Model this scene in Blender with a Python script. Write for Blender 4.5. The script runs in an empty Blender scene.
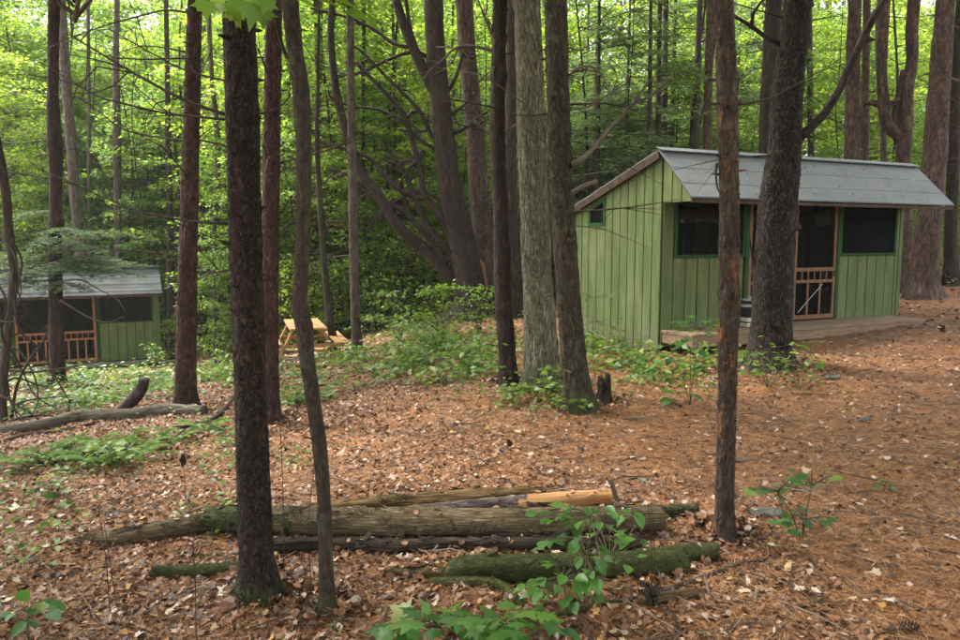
import bpy, math, random
import numpy as np
from mathutils import Vector, Matrix

random.seed(11)
RNG = np.random.default_rng(11)
SC = bpy.context.scene
COL = SC.collection
PI = math.pi

# ------------------------------------------------------------------ camera model (photo is 960 x 640)
FPX, PITCH, CAM = 745.0, math.atan(80 / 745), np.array([0, 0, 1.65])

def ray(px, py):
    x = (px - 480) / FPX; y = -(py - 320) / FPX
    return np.array([x, math.cos(PITCH) + y * math.sin(PITCH), -math.sin(PITCH) + y * math.cos(PITCH)])

def at(px, py, Y):
    r = ray(px, py)
    return CAM + r * (Y / r[1])

# ------------------------------------------------------------------ noise
def _h(ix, iy, iz, s):
    n = (ix.astype(np.int64) * 374761393 + iy.astype(np.int64) * 668265263 + iz.astype(np.int64) * 1440662683 + s * 974634777) & 0xffffffff
    n = ((n ^ (n >> 13)) * 1274126177) & 0xffffffff
    n = ((n ^ (n >> 15)) * 2246822519) & 0xffffffff
    return ((n ^ (n >> 16)) & 0xffffff) / float(0xffffff)

def vnoise(p, s=0):
    p = np.asarray(p, float); i = np.floor(p).astype(np.int64); f = p - i; f = f * f * (3 - 2 * f)
    r = 0
    for dx in (0, 1):
        for dy in (0, 1):
            for dz in (0, 1):
                w = (f[:, 0] if dx else 1 - f[:, 0]) * (f[:, 1] if dy else 1 - f[:, 1]) * (f[:, 2] if dz else 1 - f[:, 2])
                r = r + w * _h(i[:, 0] + dx, i[:, 1] + dy, i[:, 2] + dz, s)
    return r

def fbm(p, o=3, s=0):
    a, t, r = 1.0, 0.0, 0
    p = np.asarray(p, float)
    for k in range(o):
        r = r + a * vnoise(p * (2 ** k), s + k * 17); t += a; a *= .5
    return r / t

def sstep(a, b, x):
    t = np.clip((x - a) / (b - a), 0, 1); return t * t * (3 - 2 * t)

# ------------------------------------------------------------------ terrain
def ground_base(X, Y):
    X = np.asarray(X, float); Y = np.asarray(Y, float)
    right = .055 * np.clip(X - 2.2, 0, 14)
    left = .03 * np.clip(X, -6, 0)
    w = 1 - sstep(-8.0, 2.0, X)
    q = np.clip(Y - 4, 0, 20)
    q = np.where(q < 2, q * q / 4, q - 1)
    h = -.107 * q * w * (1 + .035 * np.clip(-X - 9, 0, 8))
    far = .05 * np.clip(Y - 30, 0, 60) * sstep(30, 60, Y)
    b = right + left + h + far
    b = b + .10 * np.exp(-((X - 3.75) ** 2 + (Y - 9.3) ** 2) / .5)
    return b

def g(X, Y):
    X = np.atleast_1d(np.asarray(X, float)); Y = np.atleast_1d(np.asarray(Y, float))
    p = np.stack([X, Y, X * 0], 1)
    m = 0
    for fx, fy, fr in FEET: m = m + .055 * np.exp(-((X - fx) ** 2 + (Y - fy) ** 2) / (2.2 * fr) ** 2)
    return m + ground_base(X, Y) + .09 * (fbm(p * .9, 3, 5) - .5) + .04 * (fbm(p * 4.5, 3, 9) - .5)

FEET = []
def g1(x, y): return float(g(x, y)[0])

def hit(px, py):
    r = ray(px, py); t0, t1, n = 1.5, 80.0, 800
    for _ in range(2):
        t = np.linspace(t0, t1, n); p = CAM + r * t[:, None]
        k = np.nonzero(p[:, 2] < g(p[:, 0], p[:, 1]))[0]
        if len(k) == 0: return p[-1]
        i = max(1, k[0]); t0, t1 = t[i - 1], t[i]; n = 40
    return p[i]

_feet = [(*hit(px, py)[:2], r) for px, py, r in ((259, 590, .09), (326, 612, .06), (186, 410, .16), (271, 420, .15), (542, 388, .26), (577, 406, .2), (508, 384, .13), (724, 536, .08), (770, 372, .3))]
FEET.extend(_feet)

# ------------------------------------------------------------------ object helpers
def mesh_from(name, V, chunks, mats=(), tc=None, smooth=True):
    """chunks: list of (faces array n x k, material index)"""
    me = bpy.data.meshes.new(name)
    V = np.asarray(V, np.float32).reshape(-1, 3)
    me.vertices.add(len(V)); me.vertices.foreach_set('co', V.ravel())
    loops, starts, mi, n = [], [], [], 0
    for F, m in chunks:
        F = np.asarray(F, np.int32)
        if F.size == 0: continue
        k = F.shape[1]; loops.append(F.ravel()); starts.append(n + np.arange(len(F)) * k); n += F.size
        mi.append(np.full(len(F), m, np.int32))
    loops = np.concatenate(loops); starts = np.concatenate(starts); mi = np.concatenate(mi)
    me.loops.add(len(loops)); me.loops.foreach_set('vertex_index', loops)
    me.polygons.add(len(starts)); me.polygons.foreach_set('loop_start', starts.astype(np.int32))
    me.polygons.foreach_set('material_index', mi)
    me.polygons.foreach_set('use_smooth', np.full(len(starts), smooth))
    for m in mats: me.materials.append(m)
    me.update(calc_edges=True)
    if tc is not None:
        a = me.attributes.new('tc', 'FLOAT_VECTOR', 'POINT'); a.data.foreach_set('vector', np.asarray(tc, np.float32).ravel())
    return me

class MB:
    def __init__(s): s.V = []; s.C = []; s.T = []; s.n = 0
    def add(s, V, F, m=0, tc=None):
        V = np.asarray(V, float).reshape(-1, 3)
        fs = F if isinstance(F, list) else [F]
        for f in fs:
            f = np.asarray(f)
            if f.size: s.C.append((f + s.n, m))
        s.V.append(V); s.T.append(np.zeros_like(V) if tc is None else np.asarray(tc)); s.n += len(V)
        return s
    def box(s, a, b, m=0, jit=0.0):
        a = np.array(a, float); b = np.array(b, float)
        V = np.array([[a[0] if i & 1 == 0 else b[0], a[1] if i & 2 == 0 else b[1], a[2] if i & 4 == 0 else b[2]] for i in range(8)])
        if jit: V = V + RNG.uniform(-jit, jit, V.shape)
        F = [[0, 2, 3, 1], [4, 5, 7, 6], [0, 1, 5, 4], [2, 6, 7, 3], [0, 4, 6, 2], [1, 3, 7, 5]]
        return s.add(V, np.array(F), m)
    def bar(s, p, q, w, h, m=0, up=(0, 0, 1)):
        p = np.array(p, float); q = np.array(q, float); d = q - p; d /= np.linalg.norm(d)
        u = np.array(up, float); x = np.cross(d, u)
        if np.linalg.norm(x) < 1e-4: x = np.cross(d, [1, 0, 0])
        x /= np.linalg.norm(x); u = np.cross(x, d)
        V = [c + sx * x * w / 2 + su * u * h / 2 for c in (p, q) for sx, su in ((-1, -1), (1, -1), (1, 1), (-1, 1))]
        F = [[3, 2, 1, 0], [4, 5, 6, 7], [0, 1, 5, 4], [1, 2, 6, 5], [2, 3, 7, 6], [3, 0, 4, 7]]
        return s.add(np.array(V), np.array(F), m)
    def prism(s, poly, axis, t0, t1, m=0):
        """poly in the two other axes, extruded along axis"""
        o = [i for i in range(3) if i != axis]; k = len(poly); V = np.zeros((2 * k, 3))
        for j, (a, b) in enumerate(poly):
            V[j, o[0]] = a; V[j, o[1]] = b; V[j, axis] = t0
            V[k + j, o[0]] = a; V[k + j, o[1]] = b; V[k + j, axis] = t1
        F = [np.array([list(range(k))]), np.array([list(range(2 * k - 1, k - 1, -1))]), np.array([[j, k + j, k + (j + 1) % k, (j + 1) % k] for j in range(k)])]
        return s.add(V, F, m)
    def mesh(s, name, mats, smooth=False, tc=False):
        return mesh_from(name, np.concatenate(s.V), s.C, mats, np.concatenate(s.T) if tc else None, smooth)
    def build(s, name, mats, parent=None, smooth=False, tc=False, bevel=0.0):
        if not isinstance(mats, (list, tuple)): mats = [mats]
        me = s.mesh(name, mats, smooth, tc)
        o = link(name, me, parent)
        if bevel:
            b = o.modifiers.new('bevel', 'BEVEL'); b.width = bevel; b.segments = 2; b.limit_method = 'ANGLE'
        return o

def link(name, me, parent=None, loc=None):
    o = bpy.data.objects.new(name, me); COL.objects.link(o)
    if parent is not None: o.parent = parent
    if loc is not None: o.location = [float(c) for c in loc]
    return o

def empty(name, loc, rz=0.0):
    o = bpy.data.objects.new(name, None); COL.objects.link(o); o.empty_display_size = .2
    o.location = [float(c) for c in loc]; o.rotation_euler = (0, 0, rz); return o

def tag(o, label, cat, group=None, kind=None):
    if label: o['label'] = label
    if cat: o['category'] = cat
    if group: o['group'] = group
    if kind: o['kind'] = kind
    return o

# ------------------------------------------------------------------ materials
def lin(c):
    return tuple((v / 255 / 12.92) if v / 255 <= .04045 else ((v / 255 + .055) / 1.055) ** 2.4 for v in c)

class NT:
    def __init__(s, name, rough=.85, spec=.25):
        s.m = bpy.data.materials.new(name); s.m.use_nodes = True; s.t = s.m.node_tree; s.t.nodes.clear()
        s.out = s.n('ShaderNodeOutputMaterial'); s.p = s.n('ShaderNodeBsdfPrincipled')
        s.p.inputs['Roughness'].default_value = rough; s.p.inputs['Specular IOR Level'].default_value = spec
        s.l(s.p.outputs[0], s.out.inputs[0])
    def n(s, typ, **kw):
        nd = s.t.nodes.new(typ)
        for k, v in kw.items(): setattr(nd, k, v)
        return nd
    def l(s, a, b): s.t.links.new(a, b)
    def co(s, kind='obj', sc=(1, 1, 1)):
        if kind == 'tc':
            c = s.n('ShaderNodeAttribute', attribute_name='tc').outputs['Vector']
        else:
            c = s.n('ShaderNodeTexCoord').outputs['Object']
        mp = s.n('ShaderNodeMapping'); mp.inputs['Scale'].default_value = sc; s.l(c, mp.inputs['Vector'])
        return mp.outputs[0]
    def noise(s, co, scale, detail=5, rough=.6, dist=0.0):
        nd = s.n('ShaderNodeTexNoise'); s.l(co, nd.inputs['Vector'])
        nd.inputs['Scale'].default_value = scale; nd.inputs['Detail'].default_value = detail
        nd.inputs['Roughness'].default_value = rough; nd.inputs['Distortion'].default_value = dist
        return nd.outputs['Fac']
    def voro(s, co, scale, feature='F1', out='Distance', rnd=1.0):
        nd = s.n('ShaderNodeTexVoronoi', feature=feature); s.l(co, nd.inputs['Vector']); nd.inputs['Scale'].default_value = scale
        nd.inputs['Randomness'].default_value = rnd
        return nd.outputs[out]
    def ramp(s, f, stops, interp='LINEAR'):
        r = s.n('ShaderNodeValToRGB'); r.color_ramp.interpolation = interp; e = r.color_ramp.elements
        while len(e) < len(stops): e.new(.5)
        for el, (p, c) in zip(e, stops):
            el.position = p; el.color = (*(c if isinstance(c, (tuple, list)) else (c, c, c)), 1)
        s.l(f, r.inputs[0]); return r.outputs[0]
    def mix(s, f, a, b, mode='MIX'):
        nd = s.n('ShaderNodeMix', data_type='RGBA', blend_type=mode)
        for v, i in ((f, 0), (a, 6), (b, 7)):
            if hasattr(v, 'links'): s.l(v, nd.inputs[i])
            elif i == 0: nd.inputs[i].default_value = v
            else: nd.inputs[i].default_value = (*v, 1)
        return nd.outputs[2]
    def math(s, op, a, b=0.0, clamp=False):
        nd = s.n('ShaderNodeMath', operation=op, use_clamp=clamp)
        for v, i in ((a, 0), (b, 1)):
            if hasattr(v, 'links'): s.l(v, nd.inputs[i])
            else: nd.inputs[i].default_value = v
        return nd.outputs[0]
    def bump(s, h, strength=.5, dist=.02):
        b = s.n('ShaderNodeBump'); b.inputs['Strength'].default_value = strength; b.inputs['Distance'].default_value = dist
        s.l(h, b.inputs['Height']); s.l(b.outputs[0], s.p.inputs['Normal'])
    def color(s, c):
        if hasattr(c, 'links'): s.l(c, s.p.inputs['Base Color'])
        else: s.p.inputs['Base Color'].default_value = (*c, 1)
        return s.m

def bark(name, dark, mid, light, fx=28, fz=5, patch=None, patch_amt=.5, moss=None, moss_h=.5, speck=None, rough=.9, bump=.8, crack=.55, blot=(.72, 1.22), dist=.6):
    t = NT(name, rough, .2)
    c = t.co('tc', (fx, fx, fz)); n1 = t.noise(c, 1, 7, .62, dist)
    col = t.ramp(n1, [(.28, dark), (.5, mid), (.74, light)])
    wv = t.n('ShaderNodeTexNoise'); t.l(c, wv.inputs['Vector']); wv.inputs['Scale'].default_value = 1.3; wv.inputs['Detail'].default_value = 4
    va = t.n('ShaderNodeVectorMath', operation='MULTIPLY_ADD'); t.l(wv.outputs['Color'], va.inputs[0]); va.inputs[1].default_value = (1.5, 1.5, 1.5); t.l(t.co('tc', (fx * 1.1, fx * 1.1, fz * .9)), va.inputs[2])
    vo = t.voro(va.outputs[0], 1, 'DISTANCE_TO_EDGE')
    cr = t.ramp(vo, [(0, (crack,) * 3), (.16, (1, 1, 1))])
    col = t.mix(1.0, col, cr, 'MULTIPLY')
    big = t.noise(t.co('tc', (3, 3, 1.3)), 1, 3)
    col = t.mix(1.0, col, t.ramp(big, [(.3, (blot[0], blot[0], blot[0] * 1.02)), (.7, (blot[1], blot[1] * .97, blot[1] * .92))]), 'MULTIPLY')
    if patch:
        pn = t.noise(t.co('tc', (9, 9, 4)), 1, 6, .7)
        col = t.mix(t.ramp(pn, [(.62 - patch_amt * .2, (0,) * 3), (.70 - patch_amt * .15, (1,) * 3)]), col, patch)
    if speck:
        sp = t.voro(t.co('tc', (90, 90, 110)), 1, 'F1'); sn = t.noise(t.co('tc', (14, 14, 14)), 1, 2)
        f = t.math('MULTIPLY', t.ramp(sp, [(.16, (1,) * 3), (.26, (0,) * 3)]), t.ramp(sn, [(.46, (0,) * 3), (.58, (1,) * 3)]))
        col = t.mix(f, col, speck)
    if moss:
        at_ = t.n('ShaderNodeAttribute', attribute_name='tc'); sx = t.n('ShaderNodeSeparateXYZ'); t.l(at_.outputs['Vector'], sx.inputs[0])
        hgt = t.ramp(t.math('DIVIDE', sx.outputs[2], moss_h), [(0, (1,) * 3), (1, (.0,) * 3)])
        mn = t.noise(t.co('tc', (7, 7, 3)), 1, 5, .65)
        f = t.math('ADD', t.math('MULTIPLY', hgt, .55), t.math('SUBTRACT', mn, .62))
        col = t.mix(t.ramp(f, [(.0, (0,) * 3), (.18, (.85,) * 3)]), col, t.ramp(mn, [(.3, tuple(v * .6 for v in moss)), (.7, moss)]))
    h = t.math('ADD', t.math('MULTIPLY', n1, .8), t.math('MULTIPLY', t.ramp(vo, [(0, (0,) * 3), (.25, (1,) * 3)]), .6))
    t.bump(h, bump, .018)
    return t.color(col)

def leafmat(name, stops, trans=.5, rough=.45, spec=.3, objvar=.0):
    t = NT(name, rough, spec)
    geo = t.n('ShaderNodeNewGeometry'); col = t.ramp(geo.outputs['Random Per Island'], stops)
    if objvar:
        oi = t.n('ShaderNodeObjectInfo')
        col = t.mix(1.0, col, t.ramp(oi.outputs['Random'], [(0, (1 - objvar, 1 - objvar * .6, 1 - objvar * .2)), (1, (1 + objvar, 1 + objvar * .55, 1 - objvar))]), 'MULTIPLY')
    t.color(col)
    if trans:
        tr = t.n('ShaderNodeBsdfTranslucent'); t.l(t.mix(1.0, col, (1.35, 1.5, .9), 'MULTIPLY'), tr.inputs[0])
        mx = t.n('ShaderNodeMixShader'); mx.inputs[0].default_value = trans
        t.l(t.p.outputs[0], mx.inputs[1]); t.l(tr.outputs[0], mx.inputs[2]); t.l(mx.outputs[0], t.out.inputs[0])
    return t.m

def plain(name, stops, scale=(8, 8, 8), rough=.8, spec=.25, bump=0.0, detail=5, wear=None, metallic=0.0, splash=None):
    t = NT(name, rough, spec); n = t.noise(t.co('obj', scale), 1, detail, .62)
    col = t.ramp(n, stops)
    if wear:
        wn = t.noise(t.co('obj', (2.2, 2.2, .9)), 1, 6, .7)
        col = t.mix(t.ramp(wn, [(.5, (0,) * 3), (.75, (.8,) * 3)]), col, wear)
    if splash:                                                       # mud splashed up from the ground
        ob = t.n('ShaderNodeTexCoord').outputs['Object']; sx = t.n('ShaderNodeSeparateXYZ'); t.l(ob, sx.inputs[0])
        sn = t.noise(t.co('obj', (5, 5, 2)), 1, 5, .7)
        f = t.math('SUBTRACT', t.math('MULTIPLY', sn, .9), sx.outputs[2]); col = t.mix(t.ramp(f, [(.0, (0,) * 3), (.35, (.55,) * 3)]), col, splash)
    if bump: t.bump(n, bump, .01)
    t.p.inputs['Metallic'].default_value = metallic
    return t.color(col)

M = {}
M['bark_spruce'] = bark('bark_spruce', (.014, .009, .007), (.036, .023, .017), (.08, .054, .04), 34, 22, patch=(.034, .034, .022), patch_amt=.2, moss=(.035, .045, .015), moss_h=.1, speck=(.09, .07, .055), bump=1.0, crack=.55)
M['bark_sapling'] = bark('bark_sapling', (.016, .011, .008), (.042, .031, .021), (.088, .066, .047), 60, 20, patch=(.06, .062, .04), patch_amt=.3, speck=(.11, .09, .065), moss=(.045, .05, .022), moss_h=.15, bump=.5, crack=.75)
M['bark_redpine'] = bark('bark_redpine', (.02, .011, .009), (.056, .029, .022), (.115, .066, .05), 22, 9, patch=(.09, .06, .046), patch_amt=.15, speck=(.1, .075, .058), bump=.8, crack=.55)
M['bark_furrow'] = bark('bark_furrow', (.045, .04, .026), (.175, .162, .108), (.38, .36, .25), 46, 7, patch=(.12, .125, .07), patch_amt=.2, moss=(.06, .075, .025), moss_h=.4, bump=1.0, crack=.42)
M['bark_lichen'] = bark('bark_lichen', (.018, .014, .009), (.048, .037, .024), (.105, .084, .055), 26, 7, patch=(.075, .075, .04), patch_amt=.35, moss=(.05, .06, .022), moss_h=.2, speck=(.2, .205, .15), bump=.9, crack=.5)
M['bark_pine'] = bark('bark_pine', (.014, .01, .008), (.045, .033, .026), (.13, .102, .08), 30, 11, patch=(.085, .07, .052), patch_amt=.12, bump=1.2, crack=.25)
M['bark_peel'] = bark('bark_peel', (.02, .014, .01), (.055, .037, .026), (.12, .087, .063), 38, 12, patch=(.23, .09, .032), patch_amt=.4, speck=(.11, .09, .065), bump=.7, crack=.7)
M['bark_far'] = bark('bark_far', (.04, .03, .024), (.085, .066, .052), (.16, .13, .105), 16, 4, patch=(.1, .1, .07), patch_amt=.3, bump=.6, crack=.6)
M['bark_farred'] = bark('bark_farred', (.03, .02, .016), (.09, .056, .044), (.17, .115, .092), 15, 5, patch=(.13, .1, .08), patch_amt=.3, bump=.7, crack=.5)
M['bark_dark'] = bark('bark_dark', (.016, .011, .009), (.04, .027, .022), (.085, .06, .048), 18, 5, bump=.7, crack=.6)
M['deadwood'] = bark('deadwood', (.02, .015, .012), (.05, .038, .029), (.11, .088, .07), 60, 8, bump=.3, crack=.85)
M['deadgrey'] = bark('deadgrey', (.05, .04, .03), (.13, .105, .08), (.26, .22, .175), 45, 5, patch=(.1, .1, .05), patch_amt=.3, bump=.6, crack=.7)
M['log_weather'] = bark('log_weather', (.045, .03, .016), (.2, .145, .08), (.45, .35, .215), 60, 5, patch=(.16, .1, .05), patch_amt=.25, bump=1.0, crack=.75, blot=(.35, 1.3), dist=2.2)
M['log_rot'] = bark('log_rot', (.05, .028, .012), (.17, .1, .045), (.33, .215, .1), 60, 3.5, patch=(.09, .1, .03), patch_amt=.4, bump=.9, crack=.7, blot=(.45, 1.25), dist=1.6)
M['log_moss'] = bark('log_moss', (.024, .024, .01), (.06, .068, .022), (.115, .125, .045), 60, 30, patch=(.10, .08, .05), patch_amt=.45, bump=.7, crack=.9, blot=(.45, 1.2), dist=1.0)
M['log_bark'] = bark('log_bark', (.035, .024, .022), (.09, .065, .06), (.17, .13, .12), 24, 10, patch=(.15, .11, .09), patch_amt=.35, bump=.8, crack=.5)
M['log_bare'] = bark('log_bare', (.22, .095, .035), (.38, .205, .085), (.5, .33, .165), 30, 1.5, patch=(.33, .12, .035), patch_amt=.3, bump=.4, crack=.9)
M['log_dark'] = bark('log_dark', (.014, .010, .007), (.04, .029, .02), (.09, .066, .045), 50, 5, patch=(.12, .07, .04), patch_amt=.2, bump=.8, blot=(.5, 1.3), dist=1.2)
M['stub'] = bark('stub', (.02, .014, .011), (.045, .03, .023), (.09, .065, .05), 40, 20, bump=.6)
M['scar'] = bark('scar', (.2, .08, .03), (.4, .19, .07), (.56, .34, .16), 30, 2, bump=.5, crack=.85)

M['leaf_bright'] = leafmat('leaf_bright', [(0, (.08, .145, .022)), (.4, (.15, .23, .033)), (.75, (.23, .3, .05)), (1, (.38, .4, .1))], .6, objvar=.2)
M['leaf_mid'] = leafmat('leaf_mid', [(0, (.05, .105, .018)), (.5, (.10, .175, .028)), (.9, (.16, .23, .04)), (1, (.25, .29, .06))], .55, objvar=.2)
M['leaf_hemlock'] = leafmat('leaf_hemlock', [(0, (.08, .12, .055)), (.5, (.16, .21, .105)), (1, (.27, .31, .18))], .45, .55, .25, objvar=.12)
M['leaf_hemlock_dark'] = leafmat('leaf_hemlock_dark', [(0, (.03, .055, .024)), (.5, (.06, .095, .042)), (1, (.11, .145, .07))], .4, .6, .15)
M['leaf_near'] = leafmat('leaf_near', [(0, (.025, .08, .018)), (.55, (.045, .12, .026)), (.9, (.08, .16, .03)), (1, (.2, .23, .04))], .35, .45, .3)
M['leaf_viburnum'] = leafmat('leaf_viburnum', [(0, (.04, .11, .02)), (.5, (.075, .18, .032)), (.9, (.115, .23, .04)), (1, (.2, .22, .04))], .4, .38, .4)
M['leaf_fern'] = leafmat('leaf_fern', [(0, (.07, .15, .025)), (.6, (.12, .22, .035)), (1, (.17, .27, .05))], .45, .6, .15)
M['leaf_lime'] = leafmat('leaf_lime', [(0, (.07, .14, .018)), (.6, (.12, .2, .025)), (1, (.2, .26, .035))], .45, .4, .4)
M['leaf_cover'] = leafmat('leaf_cover', [(0, (.045, .105, .018)), (.5, (.085, .155, .026)), (.85, (.14, .215, .036)), (1, (.26, .27, .06))], .4, .45, .35)
M['litter'] = leafmat('litter', [(0, (.03, .016, .01)), (.22, (.085, .04, .021)), (.42, (.135, .057, .027)), (.6, (.225, .092, .04)), (.76, (.27, .14, .075)), (.88, (.31, .2, .14)), (.95, (.46, .35, .28)), (.97, (.36, .23, .05)), (.985, (.38, .13, .035)), (1, (.08, .1, .03))], 0, .55, .35)
M['needles'] = leafmat('needles', [(0, (.12, .047, .019)), (.5, (.345, .143, .052)), (.85, (.47, .235, .1)), (1, (.55, .35, .2))], 0, .6, .3)
M['paleleaf'] = leafmat('paleleaf', [(0, (.4, .27, .18)), (.5, (.52, .4, .32)), (.8, (.5, .3, .17)), (.9, (.55, .42, .1)), (1, (.6, .52, .46))], 0, .45, .5)
M['moss'] = leafmat('moss', [(0, (.03, .038, .01)), (.5, (.06, .075, .018)), (.85, (.09, .11, .027)), (1, (.14, .12, .05))], .2, .8, .1)
M['twig'] = leafmat('twig', [(0, (.04, .028, .02)), (.6, (.1, .07, .05)), (1, (.2, .16, .12))], 0, .8, .2)

def ground_material():
    t = NT('forest_floor', .9, .2)
    c = t.co('obj', (1, 1, 1))
    n1 = t.noise(c, 38, 8, .7, .4); n2 = t.noise(c, 1.1, 4, .6); n3 = t.noise(c, 7, 5, .65)
    a = t.ramp(n1, [(.28, (.07, .03, .014)), (.45, (.2, .083, .033)), (.6, (.32, .145, .062)), (.75, (.43, .245, .13))])
    b = t.ramp(n1, [(.28, (.045, .024, .014)), (.5, (.15, .072, .038)), (.72, (.32, .195, .12))])
    col = t.mix(t.ramp(n2, [(.38, (0,) * 3), (.62, (1,) * 3)]), a, b)
    col = t.mix(t.ramp(n3, [(.55, (0,) * 3), (.78, (.6,) * 3)]), col, (.10, .06, .04))
    v = t.voro(c, 17, 'F1', 'Color'); vd = t.voro(c, 17, 'F1')
    col = t.mix(t.ramp(t.n('ShaderNodeSeparateColor').outputs[0] if False else vd, [(.14, (.55,) * 3), (.3, (0,) * 3)]), col, (.33, .22, .15))
    t.bump(t.math('ADD', n1, t.math('MULTIPLY', n3, .7)), .9, .03)
    return t.color(col)
M['ground'] = ground_material()

M['siding'] = plain('siding', [(.25, (.055, .082, .022)), (.5, (.09, .119, .034)), (.75, (.138, .162, .057))], (14, 14, 1.6), .75, .3, .15, 6, wear=(.17, .185, .09), splash=(.15, .13, .08))
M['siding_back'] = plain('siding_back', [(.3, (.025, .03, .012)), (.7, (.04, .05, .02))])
M['siding_deep'] = plain('siding_deep', [(.25, (.07, .105, .03)), (.5, (.09, .13, .038)), (.75, (.12, .16, .05))], (14, 14, 2.2), .75, .3, .15, 6)
M['trim_green'] = plain('trim_green', [(.3, (.014, .05, .012)), (.7, (.024, .072, .02))], (10, 10, 3), .75, .12)
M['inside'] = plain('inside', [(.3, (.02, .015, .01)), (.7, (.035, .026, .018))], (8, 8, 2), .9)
M['screen_wood'] = plain('screen_wood', [(.25, (.09, .038, .016)), (.5, (.165, .078, .034)), (.75, (.24, .125, .06))], (20, 20, 3), .65, .3, .1)
M['screen_wood_new'] = plain('screen_wood_new', [(.25, (.17, .07, .025)), (.5, (.26, .12, .046)), (.75, (.34, .175, .072))], (20, 20, 3), .65, .3, .1)
M['deck'] = plain('deck', [(.25, (.11, .065, .035)), (.5, (.21, .135, .078)), (.75, (.31, .22, .145))], (3, 22, 22), .75, .3, .15, 6)
M['fascia'] = plain('fascia', [(.25, (.026, .016, .01)), (.5, (.058, .036, .022)), (.75, (.10, .066, .042))], (6, 6, 6), .8, .2, .1)
M['pine_plank'] = plain('pine_plank', [(.25, (.2, .095, .034)), (.5, (.35, .185, .07)), (.75, (.47, .275, .12))], (3, 16, 16), .6, .3, .05)
M['grey_plank'] = plain('grey_plank', [(.25, (.1, .085, .065)), (.5, (.2, .175, .14)), (.75, (.3, .27, .22))], (4, 16, 16), .85, .2, .2)

def screen_material():
    t = NT('insect_screen', .8, .03); t.color((.006, .006, .006))
    tr = t.n('ShaderNodeBsdfTransparent'); tr.inputs[0].default_value = (.85, .85, .85, 1)
    mx = t.n('ShaderNodeMixShader'); mx.inputs[0].default_value = .32
    t.l(t.p.outputs[0], mx.inputs[1]); t.l(tr.outputs[0], mx.inputs[2]); t.l(mx.outputs[0], t.out.inputs[0])
    return t.m
M['screen'] = screen_material()

def roofing_material():
    t = NT('roll_roofing', .85, .3); c = t.co('obj')
    n = t.noise(c, 260, 3, .7); n2 = t.noise(t.co('obj', (1.3, 3, 3)), 1, 6, .7); n3 = t.noise(t.co('obj', (6, 9, 9)), 1, 6, .75)
    col = t.ramp(n, [(.3, (.11, .12, .128)), (.55, (.155, .166, .174)), (.75, (.215, .226, .234))])
    col = t.mix(1.0, col, t.ramp(n2, [(.3, (.78, .8, .82)), (.7, (1.15, 1.13, 1.1))]), 'MULTIPLY')
    col = t.mix(t.ramp(n3, [(.5, (0,) * 3), (.7, (.6,) * 3)]), col, (.19, .14, .105))
    t.bump(n, .3, .004)
    return t.color(col)
M['roofing'] = roofing_material()
M['tin'] = plain('tin', [(.25, (.05, .055, .058)), (.5, (.08, .086, .089)), (.75, (.125, .13, .134))], (1.5, 5, 5), .85, .08, .03, 5, wear=(.07, .06, .05), metallic=.0)
M['stone'] = plain('stone', [(.25, (.035, .034, .028)), (.5, (.07, .068, .058)), (.75, (.13, .125, .105))], (14, 14, 14), .8, .3, .5)
M['pot_black'] = plain('pot_black', [(.3, (.012, .012, .013)), (.7, (.022, .022, .024))], rough=.4, spec=.5)
M['pot_grey'] = plain('pot_grey', [(.3, (.3, .3, .3)), (.7, (.48, .48, .48))], rough=.35, spec=.6, metallic=.5)
M['cream'] = plain('cream', [(.3, (.4, .35, .25)), (.7, (.55, .5, .38))], rough=.7)
M['stem'] = plain('stem', [(.3, (.05, .045, .02)), (.7, (.1, .085, .04))], rough=.7)
M['stem_dark'] = plain('stem_dark', [(.3, (.02, .014, .01)), (.7, (.05, .035, .022))], rough=.8)

# ------------------------------------------------------------------ tubes
def smooth_path(P, R, n):
    P = np.asarray(P, float); R = np.asarray(R, float)
    if len(P) == 2:
        t = np.linspace(0, 1, n)[:, None]; return P[0] + (P[1] - P[0]) * t, R[0] + (R[1] - R[0]) * t[:, 0]
    d = np.concatenate([[0], np.cumsum(np.linalg.norm(np.diff(P, axis=0), axis=1))])
    T = np.zeros_like(P); T[1:-1] = (P[2:] - P[:-2]) / (d[2:] - d[:-2])[:, None]
    T[0] = (P[1] - P[0]) / (d[1] - d[0]); T[-1] = (P[-1] - P[-2]) / (d[-1] - d[-2])
    s = np.linspace(0, d[-1], n); k = np.clip(np.searchsorted(d, s, 'right') - 1, 0, len(P) - 2)
    L = (d[k + 1] - d[k]); u = ((s - d[k]) / L)[:, None]; L = L[:, None]
    Q = (2 * u ** 3 - 3 * u ** 2 + 1) * P[k] + (u ** 3 - 2 * u ** 2 + u) * L * T[k] + (-2 * u ** 3 + 3 * u ** 2) * P[k + 1] + (u ** 3 - u ** 2) * L * T[k + 1]
    return Q, np.interp(s, d, R)

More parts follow.
